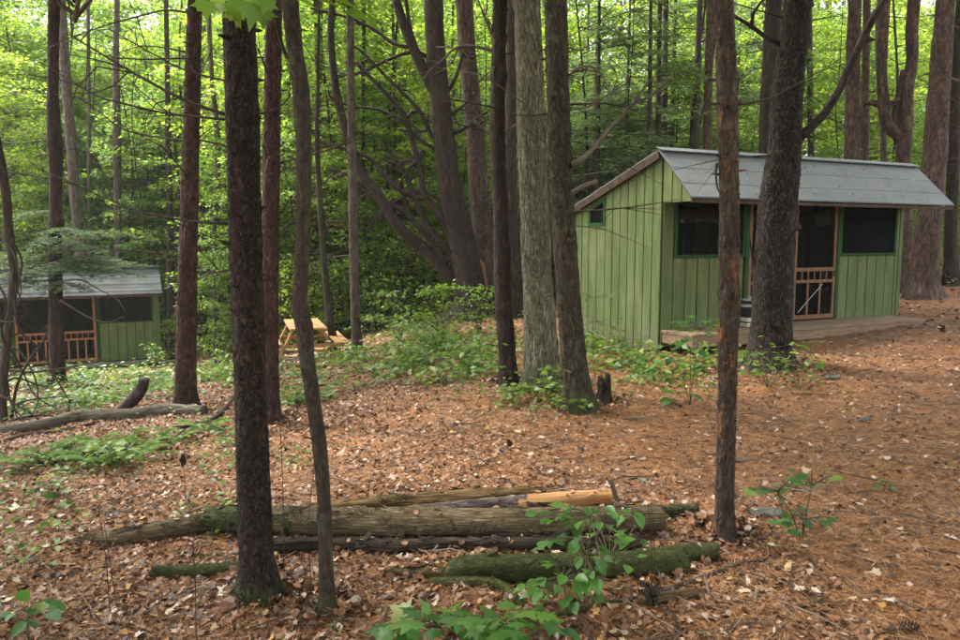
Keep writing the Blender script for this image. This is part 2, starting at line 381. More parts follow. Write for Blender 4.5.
def tube(P, R, seg=12, rings=None, disp=None, seed=0, amp=.08, cap=True, knots=()):
    """returns V, [quads, tris], tc ; disp in None / 'lump' / 'furrow' / 'scale'"""
    if rings is None: rings = max(2, len(P))
    Q, r = smooth_path(P, R, rings)
    T = np.gradient(Q, axis=0); T /= np.linalg.norm(T, axis=1)[:, None] + 1e-9
    N = np.zeros_like(Q); a = np.array([1.0, 0, 0]) if abs(T[0][0]) < .8 else np.array([0, 1.0, 0])
    v = a - T[0] * np.dot(a, T[0]); N[0] = v / np.linalg.norm(v)
    for i in range(1, rings):
        v = N[i - 1] - T[i] * np.dot(N[i - 1], T[i]); N[i] = v / (np.linalg.norm(v) + 1e-9)
    B = np.cross(T, N)
    th = np.linspace(0, 2 * PI, seg, endpoint=False)
    s = np.concatenate([[0], np.cumsum(np.linalg.norm(np.diff(Q, axis=0), axis=1))])
    ct, st = np.cos(th)[None], np.sin(th)[None]
    rr = np.repeat(r[:, None], seg, 1); S = np.repeat(s[:, None], seg, 1)
    off = (seed * 7.31) % 50
    tc = np.stack([ct * rr + off, st * rr + off * .7, S], 2).reshape(-1, 3)
    pit = 0
    if disp:
        ux, uy = np.repeat(ct, rings, 0).ravel(), np.repeat(st, rings, 0).ravel(); sv = S.ravel()
        low = fbm(np.stack([ux * 1.2 + off, uy * 1.2, sv * 1.5], 1), 2, seed) - .5
        rf = r.mean()
        if disp == 'furrow':
            f = fbm(np.stack([ux * rf * 34 + off, uy * rf * 34, sv * 4.5], 1), 3, seed + 3)
            f = 1 - np.abs(f - .5) * 4
        elif disp == 'scale':
            f = fbm(np.stack([ux * rf * 30 + off, uy * rf * 30, sv * 11], 1), 3, seed + 3) * 2 - 1
            f = np.where(f > 0, f * .6, f * 1.6)
        elif disp == 'rot':
            a_ = fbm(np.stack([ux * rf * 26 + off, uy * rf * 26, sv * 3.2], 1), 3, seed + 3); b_ = fbm(np.stack([ux * rf * 90 + off, uy * rf * 90, sv * 9], 1), 2, seed + 5)
            c_ = fbm(np.stack([ux * rf * 14, uy * rf * 14 + off, sv * 2.0], 1), 3, seed + 8)
            f = 2.6 * np.minimum(0, a_ - .44) * 2 + (b_ - .5) * .8 + 3.0 * np.where(c_ > .56, .28, 0) * np.clip((c_ - .56) * 30, 0, 1)
        else:
            f = fbm(np.stack([ux * rf * 22 + off, uy * rf * 22, sv * 14], 1), 3, seed + 3) * 2 - 1
        dd = (1 + low * .16 + f * amp).reshape(rings, seg)
        for (ks, kth, kr, ka) in knots:
            dth = np.angle(np.exp(1j * (th[None] - kth)))
            dd = dd + ka * np.exp(-((S - ks) / kr) ** 2 - (dth * .9) ** 2)
        rr = rr * dd
    V = (Q[:, None] + N[:, None] * (ct * rr)[..., None] + B[:, None] * (st * rr)[..., None]).reshape(-1, 3)
    i = np.arange(rings - 1)[:, None] * seg; j = np.arange(seg)[None]; j2 = (j + 1) % seg
    F = np.stack([i + j, i + j2, i + seg + j2, i + seg + j], 2).reshape(-1, 4)
    fs = [F]
    if cap:
        V = np.concatenate([V, Q[:1], Q[-1:]]); tc = np.concatenate([tc, [[off, off * .7, 0]], [[off, off * .7, s[-1]]]])
        n = rings * seg; jj = np.arange(seg); k2 = (jj + 1) % seg; l = (rings - 1) * seg
        fs.append(np.concatenate([np.stack([k2, jj, np.full(seg, n)], 1), np.stack([l + jj, l + k2, np.full(seg, n + 1)], 1)]))
    return V, fs, tc

def add_tube(mb, P, R, seg=8, rings=None, m=0, **kw):
    V, f, tc = tube(P, R, seg, rings, **kw); mb.add(V, f, m, tc); return mb

# ------------------------------------------------------------------ leaves
DIAMOND = (np.array([[0, 0, 0], [.32, .45, .05], [0, 1, -.04], [-.32, .45, .05]]), np.array([[0, 1, 2], [0, 2, 3]]))
STRIP = (np.array([[-.5, 0, 0], [.5, 0, 0], [.32, 1, 0], [-.32, 1, 0]]), np.array([[0, 1, 2, 3]]))
_o = [(0, 0), (.22, .16), (.33, .42), (.25, .7), (0, 1.0), (-.25, .7), (-.33, .42), (-.22, .16)]
OVAL = (np.array([[x, y, .10 * abs(x) / .33 - .18 * (y - .4) ** 2] for x, y in _o] + [[0, .42, 0]]), np.array([[i, (i + 1) % 8, 8] for i in range(8)]))
_m = [(0, 0), (.12, .1), (.42, .02), (.36, .2), (.62, .42), (.36, .46), (.34, .62), (.17, .6), (0, 1.05), (-.17, .6), (-.34, .62), (-.36, .46), (-.62, .42), (-.36, .2), (-.42, .02), (-.12, .1)]
MAPLE = (np.array([[x, y, -.12 * abs(x) - .16 * (y - .3) ** 2] for x, y in _m] + [[0, .32, .02]]), np.array([[i, (i + 1) % 16, 16] for i in range(16)]))
_c = np.array([[x, y, .55 * x * x + .5 * (y - .5) ** 2] for x, y in [(0, 0), (.28, .12), (.4, .45), (.24, .8), (0, 1.0), (-.3, .75), (-.38, .4), (-.22, .1)]] + [[0, .45, 0]])
CURL = (_c, np.array([[i, (i + 1) % 8, 8] for i in range(8)]))

def unit(v): return v / (np.linalg.norm(v, axis=-1, keepdims=True) + 1e-9)

def scatter(mb, tmpl, P, D, Nn, S, m=0, W=None):
    tv, tf = tmpl; P = np.asarray(P, float); n = len(P)
    if n == 0: return
    D = unit(D); B = unit(np.cross(D, Nn)); Nn = np.cross(B, D)
    S = np.broadcast_to(np.asarray(S, float), (n,)); W = S if W is None else np.broadcast_to(np.asarray(W, float), (n,))
    V = P[:, None] + W[:, None, None] * tv[None, :, :1] * B[:, None] + S[:, None, None] * (tv[None, :, 1:2] * D[:, None] + tv[None, :, 2:] * Nn[:, None])
    k = len(tv); F = (tf[None] + (np.arange(n) * k)[:, None, None]).reshape(-1, tf.shape[1])
    mb.add(V.reshape(-1, 3), F, m)

def rdir(n, z=0.0, zs=.3):
    a = RNG.uniform(0, 2 * PI, n); return unit(np.stack([np.cos(a), np.sin(a), z + RNG.normal(0, zs, n)], 1))

def up_norm(n, tilt=.35):
    v = RNG.normal(0, tilt, (n, 3)); v[:, 2] = 1; return unit(v)

def flakes(mb, V, q, n, size, axis, keep=None, lift=.3, m=0):
    """small curled plates of bark standing off a tube's surface"""
    a = V[q]; cen = a.mean(1); nr = unit(np.cross(a[:, 1] - a[:, 0], a[:, 3] - a[:, 0]))
    ok = np.arange(len(q)) if keep is None else np.nonzero(keep(cen, nr))[0]
    if len(ok) == 0: return
    k = RNG.choice(ok, n); P = cen[k]; N = nr[k]; A = unit(axis[None] - N * (N @ axis)[:, None] + RNG.normal(0, .12, (n, 3))); T = np.cross(N, A)
    L = size * RNG.uniform(.5, 1.5, n); Wd = L * RNG.uniform(.18, .6, n); lf = lift * RNG.uniform(.2, 1.0, n) * np.where(RNG.uniform(0, 1, n) < .5, 1, -1)
    gv = np.array([(u, v) for v in (0, .5, 1) for u in (-.5, 0, .5)]); gm = len(gv)
    jt = RNG.normal(0, .2, (n, gm, 2)); U = (gv[None, :, 0] + jt[..., 0]) * Wd[:, None]; Z = gv[None, :, 1] + jt[..., 1]; Zl = np.where(lf[:, None] > 0, Z, 1 - Z)
    off = .0015 + np.abs(lf)[:, None] * L[:, None] * np.clip(Zl, 0, 1.3) ** 2 - .25 * (U / Wd[:, None]) ** 2 * Wd[:, None] * .6
    X = P[:, None] + T[:, None] * U[..., None] + A[:, None] * ((Z - .5) * L[:, None])[..., None] + N[:, None] * off[..., None]
    f = np.array([[0, 1, 4, 3], [1, 2, 5, 4], [3, 4, 7, 6], [4, 5, 8, 7]]); F = (f[None] + (np.arange(n) * gm)[:, None, None]).reshape(-1, 4)
    tc = (np.repeat(RNG.uniform(0, 30, (n, 1, 3)), gm, 1) + np.stack([U, Z * L[:, None], U * 0], 2)).reshape(-1, 3)
    mb.add(X.reshape(-1, 3), F, m, tc)

def spray(mb, c, a, n, size, tmpl=DIAMOND, m=0, thick=.12, tilt=.4, droop=.15):
    """a flat layered spray of leaves round point c"""
    th = RNG.uniform(0, 2 * PI, n); r = a * np.sqrt(RNG.uniform(0, 1, n))
    off = np.stack([np.cos(th) * r, np.sin(th) * r, RNG.normal(0, thick, n) - droop * (r / a) ** 2 * a], 1)
    d = unit(off * [1, 1, .2] + RNG.normal(0, .25 * a, (n, 3)) + [0, 0, -.12 * a])
    scatter(mb, tmpl, np.asarray(c) + off, d, up_norm(n, tilt), RNG.uniform(.7, 1.25, n) * size, m)

# ------------------------------------------------------------------ ground
def build_ground():
    def axis(a, b, c, d0, d1, growth):
        out = [0.0]; 
        return out
    ys = [-14.0]
    while ys[-1] < 170:
        y = ys[-1]; ys.append(y + (1.2 if y < 0 else .05 + max(0, y - 3) * .016 if y < 45 else 6.0) if not (0 <= y < 1.5) else y + .25)
    xs = [0.0]
    while xs[-1] < 130: xs.append(xs[-1] + (.055 + max(0, xs[-1] - 2.2) * .022 if xs[-1] < 40 else 7.0))
    xs = np.array(sorted([-x for x in xs[1:]] + xs)); ys = np.array(ys)
    X, Y = np.meshgrid(xs, ys); Z = g(X.ravel(), Y.ravel())
    V = np.stack([X.ravel(), Y.ravel(), Z], 1); nx, ny = len(xs), len(ys)
    i = np.arange(ny - 1)[:, None] * nx + np.arange(nx - 1)[None]
    F = np.stack([i, i + 1, i + nx + 1, i + nx], 2).reshape(-1, 4)
    o = link('ground', mesh_from('ground', V, [(F, 0)], [M['ground']])); tag(o, None, None, kind='structure')
    o['label'] = 'forest floor of fallen leaves and rust coloured pine needles'
build_ground()

def fan_points(n, y0, y1, spread=.74, extra=.6, power=1.0):
    u = RNG.uniform(0, 1, n) ** power; Y = y0 + (y1 - y0) * u
    X = RNG.uniform(-1, 1, n) * (spread * Y + extra); return X, Y

def leafiness(X, Y):
    """share of broad leaf litter against pine needles"""
    p = np.stack([X, Y, X * 0], 1)
    v = .92 - sstep(-2.5, 2.0, X) * .7
    v = np.where((Y < 5.0) & (X < 1.7), np.maximum(v, .75), v)
    return np.clip(v * (.5 + fbm(p * .8, 2, 31)), 0, 1)

def litter():
    mb = MB()
    for (n, y0, y1, s0, s1) in ((46000, 2.3, 5.5, .012, .046), (46000, 5.5, 11, .018, .056), (24000, 11, 24, .05, .10)):
        X, Y = fan_points(n, y0, y1); k = RNG.uniform(0, 1, n) < leafiness(X, Y); X, Y = X[k], Y[k]; n = len(X)
        P = np.stack([X, Y, g(X, Y) + RNG.uniform(.002, .02, n)], 1)
        h = n // 3
        scatter(mb, CURL, P[:h], rdir(h, 0, .3), up_norm(h, .8), RNG.uniform(s0, s1, h), W=RNG.uniform(s0, s1, h) * .8)
        scatter(mb, MAPLE, P[h:], rdir(n - h, 0, .25), up_norm(n - h, .75) * np.where(RNG.uniform(0, 1, (n - h, 1)) < .5, 1, -1), RNG.uniform(s0, s1, n - h))
    for fx, fy, fr in FEET:                                          # leaves gathered round the tree feet
        n = int(260 + 900 * fr); a = RNG.uniform(0, 2 * PI, n); q = fr * RNG.uniform(.8, 2.6, n); X, Y = fx + np.cos(a) * q, fy + np.sin(a) * q
        scatter(mb, CURL, np.stack([X, Y, g(X, Y) + RNG.uniform(.005, .04, n)], 1), rdir(n, 0, .4), up_norm(n, .9), RNG.uniform(.015, .055, n))
    tag(mb.build('leaf_litter', M['litter'], smooth=True), 'brown and tan fallen leaves covering the forest floor', 'leaf litter', kind='stuff')
    mb = MB()
    for (n, y0, y1, L, w) in ((90000, 2.3, 5.5, .085, .0022), (100000, 5.5, 10, .1, .0032), (60000, 10, 20, .13, .006)):
        X, Y = fan_points(n, y0, y1); k = RNG.uniform(0, 1, n) > leafiness(X, Y) * .55; X, Y = X[k], Y[k]; n = len(X)
        P = np.stack([X, Y, g(X, Y) + RNG.uniform(.003, .014, n)], 1)
        scatter(mb, STRIP, P, rdir(n, 0, .12), up_norm(n, .3), RNG.uniform(.6, 1.2, n) * L, W=w)
    tag(mb.build('needle_litter', M['needles']), 'rust coloured pine needles lying over the forest floor', 'pine needles', kind='stuff')
    mb = MB(); n = 750
    X, Y = fan_points(n, 2.3, 16); P = np.stack([X, Y, g(X, Y) + .018], 1); s = RNG.uniform(.025, .07, n)
    scatter(mb, MAPLE, P, rdir(n, 0, .12), up_norm(n, .4) * np.where(RNG.uniform(0, 1, (n, 1)) < .5, 1, -1), s)
    tag(mb.build('pale_leaves', M['paleleaf'], smooth=True), 'pale freshly fallen maple leaves dotted over the brown litter', 'leaves', kind='stuff')
    mb = MB(); n = 1500
    X, Y = fan_points(n, 2.3, 16)
    P = np.stack([X, Y, g(X, Y) + .012], 1); D = rdir(n, 0, .08); L = RNG.uniform(.08, .45, n)
    for i in range(n):
        a = P[i]; b = a + D[i] * L[i] * .5 + [0, 0, .01]; c = b + unit(D[i] + RNG.normal(0, .25, 3) * [1, 1, .2]) * L[i] * .5; c[2] = g1(c[0], c[1]) + .012
        r = RNG.uniform(.0018, .006); add_tube(mb, [a, b, c], [r, r, r * .5], 4, 3, cap=False)
    tag(mb.build('twig_litter', M['twig'], tc=True), 'small broken twigs strewn over the forest floor', 'twigs', kind='stuff')
litter()

# ------------------------------------------------------------------ tree crowns (meshes shared by copies)
def crown_pine(seed, h0, h1, R, n):
    """sparse conifer crown, twigs with needle tufts"""
    mb = MB()
    for k in range(n):
        u = RNG.uniform(0, 1); z = h0 + (h1 - h0) * u; L = R * (1 - .65 * u) * RNG.uniform(.6, 1.1); a = RNG.uniform(0, 2 * PI)
        d = np.array([math.cos(a), math.sin(a), RNG.uniform(-.1, .35)]); p0 = np.array([0, 0, z])
        for q in range(9):
            t = RNG.uniform(.3, 1); c = p0 + d * L * t + RNG.normal(0, .12 * L, 3) * [1, 1, .4]
            m = 12; dd = unit(RNG.normal(0, 1, (m, 3)) + d * .8)
            scatter(mb, STRIP, np.repeat(c[None], m, 0), dd, up_norm(m, 1), RNG.uniform(.16, .3, m), W=.03)
    return mb.mesh('crown', [M['leaf_hemlock']])
CROWN_PINE = [crown_pine(i, 6.8, 11.5, 2.3, 44) for i in range(2)]
def crown_broad(seed, h0, h1, R, n):  # wide leafy crowns above the frame, added as canopy to shade the clearing
    mb = MB()
    for k in range(n):
        u = RNG.uniform(0, 1); z = h0 + (h1 - h0) * u; L = R * math.sqrt(RNG.uniform(.02, 1)) * (1 - .55 * u); a = RNG.uniform(0, 2 * PI)
        c = np.array([math.cos(a) * L, math.sin(a) * L, z])
        spray(mb, c, RNG.uniform(.5, 1.0), 40, .24, thick=.12, tilt=.4)
        add_tube(mb, [[0, 0, z - L * .5], c * .6 + [0, 0, .35 * z], c], [.035, .02, .006], 4, 4, m=1, cap=False)
    return mb.mesh('crown', [M['leaf_bright'], M['bark_far']], tc=True)
CROWN_BROAD = [crown_broad(i, 7.2, 12.0, 3.6, 85) for i in range(2)]

def hemlock_branch(mb, p0, d, L, m=0, dens=1.0, needle=.075, w=.012, wood=None, droop=.35):
    d = unit(np.array(d, float)); side = unit(np.cross(d, [0, 0, 1])); nt = max(4, int(L * 11 * dens))
    ts = np.linspace(.12, 1, nt)
    def pt(t): return p0 + d * L * t + np.array([0, 0, -droop * L * t * t])
    if wood is not None: add_tube(wood, [pt(0), pt(.35), pt(.7), pt(1)], [.006 + .008 * L, .005 + .005 * L, .006, .002], 4, 6, m=1, cap=False)
    for t in ts:
        for sg in (-1, 1):
            l = L * .42 * (1.1 - t) * RNG.uniform(.7, 1.2) + .08
            dd = unit(side * sg + d * .75 + np.array([0, 0, -.25 + RNG.normal(0, .12)])); b = pt(t)
            nn = max(3, int(l / .035 * dens)); u = RNG.uniform(.05, 1, nn)
            P = b + dd * (l * u)[:, None] + np.array([0, 0, -.18 * l]) * (u ** 2)[:, None] + RNG.normal(0, .008, (nn, 3))
            s2 = np.cross(dd, [0, 0, 1]); D = unit(np.where(RNG.uniform(0, 1, (nn, 1)) < .5, 1, -1) * s2 + dd * .8 + RNG.normal(0, .2, (nn, 3)))
            scatter(mb, STRIP, P, D, up_norm(nn, .35), RNG.uniform(.7, 1.2, nn) * needle, m, W=w)

def make_hemlock(seed, h, z0, R, n, bare=0):
    tr = MB(); cr = MB()
    lean = RNG.normal(0, .012, 2)
    P = [[lean[0] * z, lean[1] * z, z] for z in np.linspace(-.2, h, 6)]
    r0 = .007 * h + .02
    add_tube(tr, P, np.linspace(r0 * 1.15, .015, 6), 10, 24, disp='lump', seed=seed, amp=.05)
    for k in range(n):
        u = (k + RNG.uniform(0, 1)) / n; z = z0 + (h - z0) * u; L = R * (1.03 - u) * RNG.uniform(.65, 1.1) + .15; a = RNG.uniform(0, 2 * PI)
        hemlock_branch(cr, np.array([lean[0] * z, lean[1] * z, z]), [math.cos(a), math.sin(a), .22], L, 0, .7, .15, .042, wood=None)
        if k % 2 == 0: add_tube(tr, [[lean[0] * z, lean[1] * z, z], [math.cos(a) * L * .6, math.sin(a) * L * .6, z + .02 * L]], [.018, .006], 4, 2, cap=False)
    for k in range(bare):
        z = RNG.uniform(1.2, z0 + 1); a = RNG.uniform(0, 2 * PI); L = RNG.uniform(.5, 1.8)
        add_tube(tr, [[0, 0, z], [math.cos(a) * L * .5, math.sin(a) * L * .5, z + .05], [math.cos(a) * L, math.sin(a) * L, z - .15]], [.014, .01, .003], 4, 4, cap=False)
    return tr.mesh('trunk', [M['bark_far']], True, True), cr.mesh('crown', [M['leaf_hemlock']])

def make_leafy(seed, h, z0, R, nsp, nleaf, size, r0, mat, bark_m, top_only=False):
    tr = MB(); cr = MB()
    w = RNG.normal(0, .02 * h, (6, 2)); w[0] = 0; w = np.cumsum(w * .5, 0)
    zs = np.linspace(-.2, h, 6); P = np.stack([w[:, 0], w[:, 1], zs], 1)
    add_tube(tr, P, np.linspace(r0 * 1.12, r0 * .25, 6), 10, 26, disp='lump', seed=seed, amp=.05)
    for k in range(nsp):
        u = (k + RNG.uniform(0, 1)) / nsp; z = z0 + (h - z0) * u
        b = np.array([np.interp(z, zs, P[:, 0]), np.interp(z, zs, P[:, 1]), z])
        prof = math.sin(PI * min(1, .18 + .8 * u)) ** .6
        L = R * prof * math.sqrt(RNG.uniform(.08, 1)); a = RNG.uniform(0, 2 * PI)
        c = b + [math.cos(a) * L, math.sin(a) * L, L * RNG.uniform(.05, .45)]
        mid = (b + c) / 2 + [0, 0, -.05 * L]
        add_tube(tr, [b, mid, c], [max(.008, r0 * .22 * (1 - u * .6)), .007, .003], 4, 4, cap=False)
        spray(cr, c, RNG.uniform(.35, .75) * (.5 + .25 * R), int(nleaf * RNG.uniform(.6, 1.3)), size, thick=.07, tilt=.42)
    return tr.mesh('trunk', [M[bark_m]], True, True), cr.mesh('crown', [M[mat]])

LEAFY = [make_leafy(1, 10, 1.4, 2.5, 125, 84, .15, .085, 'leaf_bright', 'bark_far'),
         make_leafy(2, 11.5, 2.6, 2.7, 125, 84, .155, .11, 'leaf_bright', 'bark_far'),
         make_leafy(3, 8.5, .9, 2.2, 115, 80, .14, .06, 'leaf_mid', 'bark_dark'),
         make_leafy(4, 12, 3.4, 2.7, 125, 84, .16, .12, 'leaf_bright', 'bark_farred')]
SAPL = [make_leafy(5, 4.2, .35, 1.35, 52, 56, .125, .025, 'leaf_mid', 'bark_dark'),
        make_leafy(6, 2.8, .2, 1.15, 40, 50, .115, .016, 'leaf_bright', 'bark_dark'),
        make_leafy(7, 6.5, .5, 1.8, 84, 64, .13, .04, 'leaf_mid', 'bark_dark')]
HEML = [make_hemlock(11, 10, 1.6, 2.3, 64, 6), make_hemlock(12, 8, .8, 2.0, 58, 4), make_hemlock(13, 11.5, 2.6, 2.5, 66, 8)]
TALLP = []
def make_tallpine(seed, h, r0, fork=False):
    tr = MB(); lean = RNG.normal(0, .015, 2)
    P = [[lean[0] * z, lean[1] * z, z] for z in np.linspace(-.3, h, 7)]
    add_tube(tr, P, np.array([1.3, 1.0, .92, .84, .74, .6, .4]) * r0, 14, 40, disp='scale', seed=seed, amp=.05)
    for k in range(16):
        z = RNG.uniform(2, h * .7); a = RNG.uniform(0, 2 * PI); L = RNG.uniform(.3, 1.9)
        c = np.array([lean[0] * z, lean[1] * z, z]); d = np.array([math.cos(a), math.sin(a), .15])
        add_tube(tr, [c, c + d * L * .5, c + d * L + [0, 0, RNG.uniform(-.2, .3) * L]], [.025, .016, .004], 5, 5, cap=False)
    return tr.mesh('trunk', [M['bark_farred']], True, True)
TALLP = [make_tallpine(21, 15, .12), make_tallpine(22, 16, .16), make_tallpine(23, 14, .09)]

def plant_tree(name, meshes, x, y, rz, s, label, cat, group):
    e = empty(name, (x, y, g1(x, y)), rz); e.scale = (s, s, s)
    link('trunk', meshes[0], e); link('crown', meshes[1], e)
    return tag(e, label, cat, group)

def pxx(px, Y): return (px - 480) / FPX * Y * 1.0

# things that may not be built over: (x, y, radius) and sight lines kept open
def blocked(x, y, r):
    px = 480 + x / y * FPX; wpx = r / y * FPX
    if y < 25 and px - wpx < 215 and px + wpx > -60 and y > 8: return True         # the far cabin and the view of it
    if 1.0 < x < 9.5 and y < 17.5: return True
    if 215 < px < 500 and y < 19 : return True
    return False

placed = []
def far_field():
    zones = [
        # (px0, px1, y0, y1, n, kinds)
        (-60, 215, 25, 46, 34, 'leafy', 'tall leafy tree in the bright green woods behind the far cabin', 'leafy trees behind the far cabin'),
        (200, 420, 20, 46, 32, 'leafy', 'slim leafy tree in the woods beyond the picnic table', 'leafy trees beyond the picnic table'),
        (420, 580, 22, 46, 18, 'mixed', 'leafy tree in the woods behind the twin trunks', 'leafy trees behind the twin trunks'),
        (570, 735, 20, 40, 9, 'heml', 'feathery hemlock behind the left half of the green cabin roof', 'hemlocks behind the green cabin'),
        (700, 1040, 22, 48, 12, 'pines', 'tall bare trunked pine in the woods behind the green cabin', 'tall pines behind the green cabin'),
        (720, 1040, 25, 48, 18, 'leafyr', 'pale leafy tree among the pines behind the green cabin', 'leafy trees among the pines'),
        (-40, 215, 25, 34, 12, 'sap', 'leafy sapling in the undergrowth behind the far cabin', 'saplings behind the far cabin'),
        (200, 430, 19.5, 32, 26, 'sap', 'leafy sapling in the dark undergrowth beyond the picnic table', 'saplings beyond the picnic table'),
        (430, 600, 20, 32, 10, 'sap', 'leafy sapling in the undergrowth behind the twin trunks', 'saplings behind the twin trunks'),
        (640, 1030, 20, 32, 18, 'sap', 'leafy sapling in the undergrowth behind the green cabin', 'saplings behind the green cabin'),
    ]
    for (p0, p1, y0, y1, n, kind, lab, grp) in zones:
        k = 0; tries = 0
        while k < n and tries < n * 60:
            tries += 1
            Y = math.sqrt(RNG.uniform(y0 * y0, y1 * y1)); px = p0 + (p1 - p0) * ((k + RNG.uniform(0, 1)) / n if tries < n * 3 else RNG.uniform(0, 1)); x = pxx(px, Y)
            sep = .8 if kind == 'sap' else 1.5
            if any((x - a) ** 2 + (Y - b) ** 2 < sep * sep for a, b in placed): continue
            r = 1.2 if kind == 'sap' else 1.6
            if blocked(x, Y, r): continue
            placed.append((x, Y)); s = RNG.uniform(.85, 1.1) * (1 if kind == 'sap' else .85 + .75 * max(0, min(1, (Y - 22) / 22))); rz = RNG.uniform(0, 2 * PI); k += 1
            if px > 560 and kind != 'sap': s *= .74
            if kind == 'leafy': plant_tree('leafy_tree', LEAFY[int(RNG.integers(0, 4))], x, Y, rz, s, lab, 'tree', grp)
            elif kind == 'leafyr': plant_tree('leafy_tree', LEAFY[int(RNG.choice([1, 3]))], x, Y, rz, s * 1.1, lab, 'tree', grp)
            elif kind == 'mixed': plant_tree('leafy_tree', LEAFY[int(RNG.integers(0, 4))], x, Y, rz, s, lab, 'tree', grp)
            elif kind == 'heml': plant_tree('hemlock_tree', HEML[int(RNG.integers(0, 3))], x, Y, rz, s, lab, 'tree', grp)
            elif kind == 'pines': plant_tree('pine_tree', (TALLP[int(RNG.integers(0, 3))], CROWN_PINE[int(RNG.integers(0, 2))]), x, Y, rz, s * 1.25, lab, 'tree', grp)
            else: plant_tree('leafy_sapling', SAPL[int(RNG.integers(0, 3))], x, Y, rz, s, lab, 'sapling', grp)
far_field()
for i, (px, Y, s) in enumerate([(640, 33, 1.0), (672, 37, 1.15), (700, 34, 1.0), (735, 40, 1.2), (612, 40, 1.3), (655, 28, .9), (20, 38, 1.6), (5, 34, 1.5), (-30, 36, 1.5), (690, 44, 1.7)]):
    plant_tree('leafy_tree', LEAFY[(0, 1, 3)[i % 3]], pxx(px, Y), Y, i * 2.2, s, 'leafy tree closing the gap above the gable of the green cabin' if px > 300 else 'leafy tree far behind the far cabin at the left edge', 'tree', 'leafy trees above the gable' if px > 300 else 'leafy trees at the far left')
for i, (px, Y, s) in enumerate([(596, 19.5, 1.0), (622, 21.5, 1.15), (648, 19.2, .9), (668, 23, 1.2), (583, 22.5, 1.15)]):
    plant_tree('hemlock_tree', HEML[i % 3], pxx(px, Y), Y, i * 1.9, s, 'grey green feathery hemlock close behind the gable of the green cabin', 'tree', 'hemlocks close behind the gable')
def make_bare(seed, h, r0, n):
    mb = MB(); w = np.cumsum(RNG.normal(0, .035 * h, (6, 2)) * .5, 0); w[0] = 0; zs = np.linspace(-.2, h, 6); P = np.stack([w[:, 0], w[:, 1], zs], 1)
    add_tube(mb, P, np.linspace(r0, r0 * .25, 6), 7, 20, disp='lump', seed=seed, amp=.05)
    for k in range(n):
        z = RNG.uniform(.15, .98) * h; b = np.array([np.interp(z, zs, P[:, 0]), np.interp(z, zs, P[:, 1]), z]); a = RNG.uniform(0, 2 * PI); L = RNG.uniform(.4, 1.9) * (1.1 - z / h * .6)
        d = np.array([math.cos(a), math.sin(a), RNG.uniform(-.1, .6)]); m_ = b + d * L * .5; e_ = b + d * L + [0, 0, RNG.uniform(-.35, .2) * L]
        add_tube(mb, [b, m_, e_], [r0 * .3, r0 * .2, .003], 4, 5, cap=False)
        for _ in range(2):
            u = RNG.uniform(.3, .9); p_ = b + (e_ - b) * u; l = L * .35; dd = unit(d + RNG.normal(0, .6, 3)); add_tube(mb, [p_, p_ + dd * l], [r0 * .12, .002], 3, 2, cap=False)
    return mb.mesh('trunk', [M['bark_dark']], True, True)
BARE = [make_bare(i, h, r, 26) for i, (h, r) in enumerate(((9, .035), (11, .05), (7, .028), (12, .06)))]
for (p0, p1, y0, y1, n, lab, grp) in ((-20, 215, 25, 34, 14, 'thin dark trunk with dead twigs behind the far cabin', 'bare trunks behind the far cabin'), (205, 500, 19.5, 30, 26, 'thin dark trunk with dead twigs beyond the picnic table', 'bare trunks beyond the picnic table'), (590, 1000, 18.5, 32, 22, 'thin dark trunk with dead twigs behind the green cabin', 'bare trunks behind the green cabin')):
    for k in range(n):
        px = p0 + (p1 - p0) * (k + RNG.uniform(0, 1)) / n; Y = RNG.uniform(y0, y1); x = pxx(px, Y)
        e = empty('bare_tree', (x, Y, g1(x, Y)), RNG.uniform(0, 6.28)); q = RNG.uniform(.85, 1.2); e.scale = (q, q, q); link('trunk', BARE[int(RNG.integers(0, 4))], e); tag(e, lab, 'tree', grp)

def far_woods():
    mb = MB()
    for k in range(5200):
        Y = RNG.uniform(47, 66); x = RNG.uniform(-1, 1) * (.8 * Y + 4); z = g1(x, Y) + abs(RNG.normal(0, 8.5))
        pr = 480 + x / Y * FPX
        if z > 12 and RNG.uniform() < .3: continue
        if pr > 560 and z > 5 and RNG.uniform() < .6: continue
        spray(mb, np.array([x, Y, z]), RNG.uniform(.8, 1.8), 36, .33, thick=.22, tilt=.5)
    for k in range(70):
        Y = RNG.uniform(46, 66); x = RNG.uniform(-1, 1) * (.8 * Y + 4); z = g1(x, Y)
        r = RNG.uniform(.07, .2); lx = RNG.normal(0, .4)
        add_tube(mb, [[x, Y, z - .3], [x + lx, Y, z + 19]], [r, r * .5], 7, 4, m=1, cap=False)
    tag(mb.build('far_woods', [M['leaf_bright'], M['bark_far']], tc=True), 'distant mass of bright green woodland closing the view', 'woods', kind='stuff')
far_woods()

def side_trees():  # unseen trees round the camera, added to hold back frontal sky light
    for i, (x, y) in enumerate([(-5.5, 3.2), (-8.5, 6.2), (-4.5, -1.5), (-1.5, -4.0), (2.5, -3.2), (5.5, -.8), (7.0, 3.0), (9.5, 6.2), (-8, -4), (1, -8), (7, -6), (-3, -9), (12.5, 9), (-12, 9.5)]):
        plant_tree('leafy_tree', (LEAFY[3][0], CROWN_BROAD[i % 2]), x, y, i * 1.7, 1.0 + .05 * (i % 4), 'unseen leafy tree added beside or behind the camera to block sky light', 'tree', 'unseen trees added to block sky light')
side_trees()

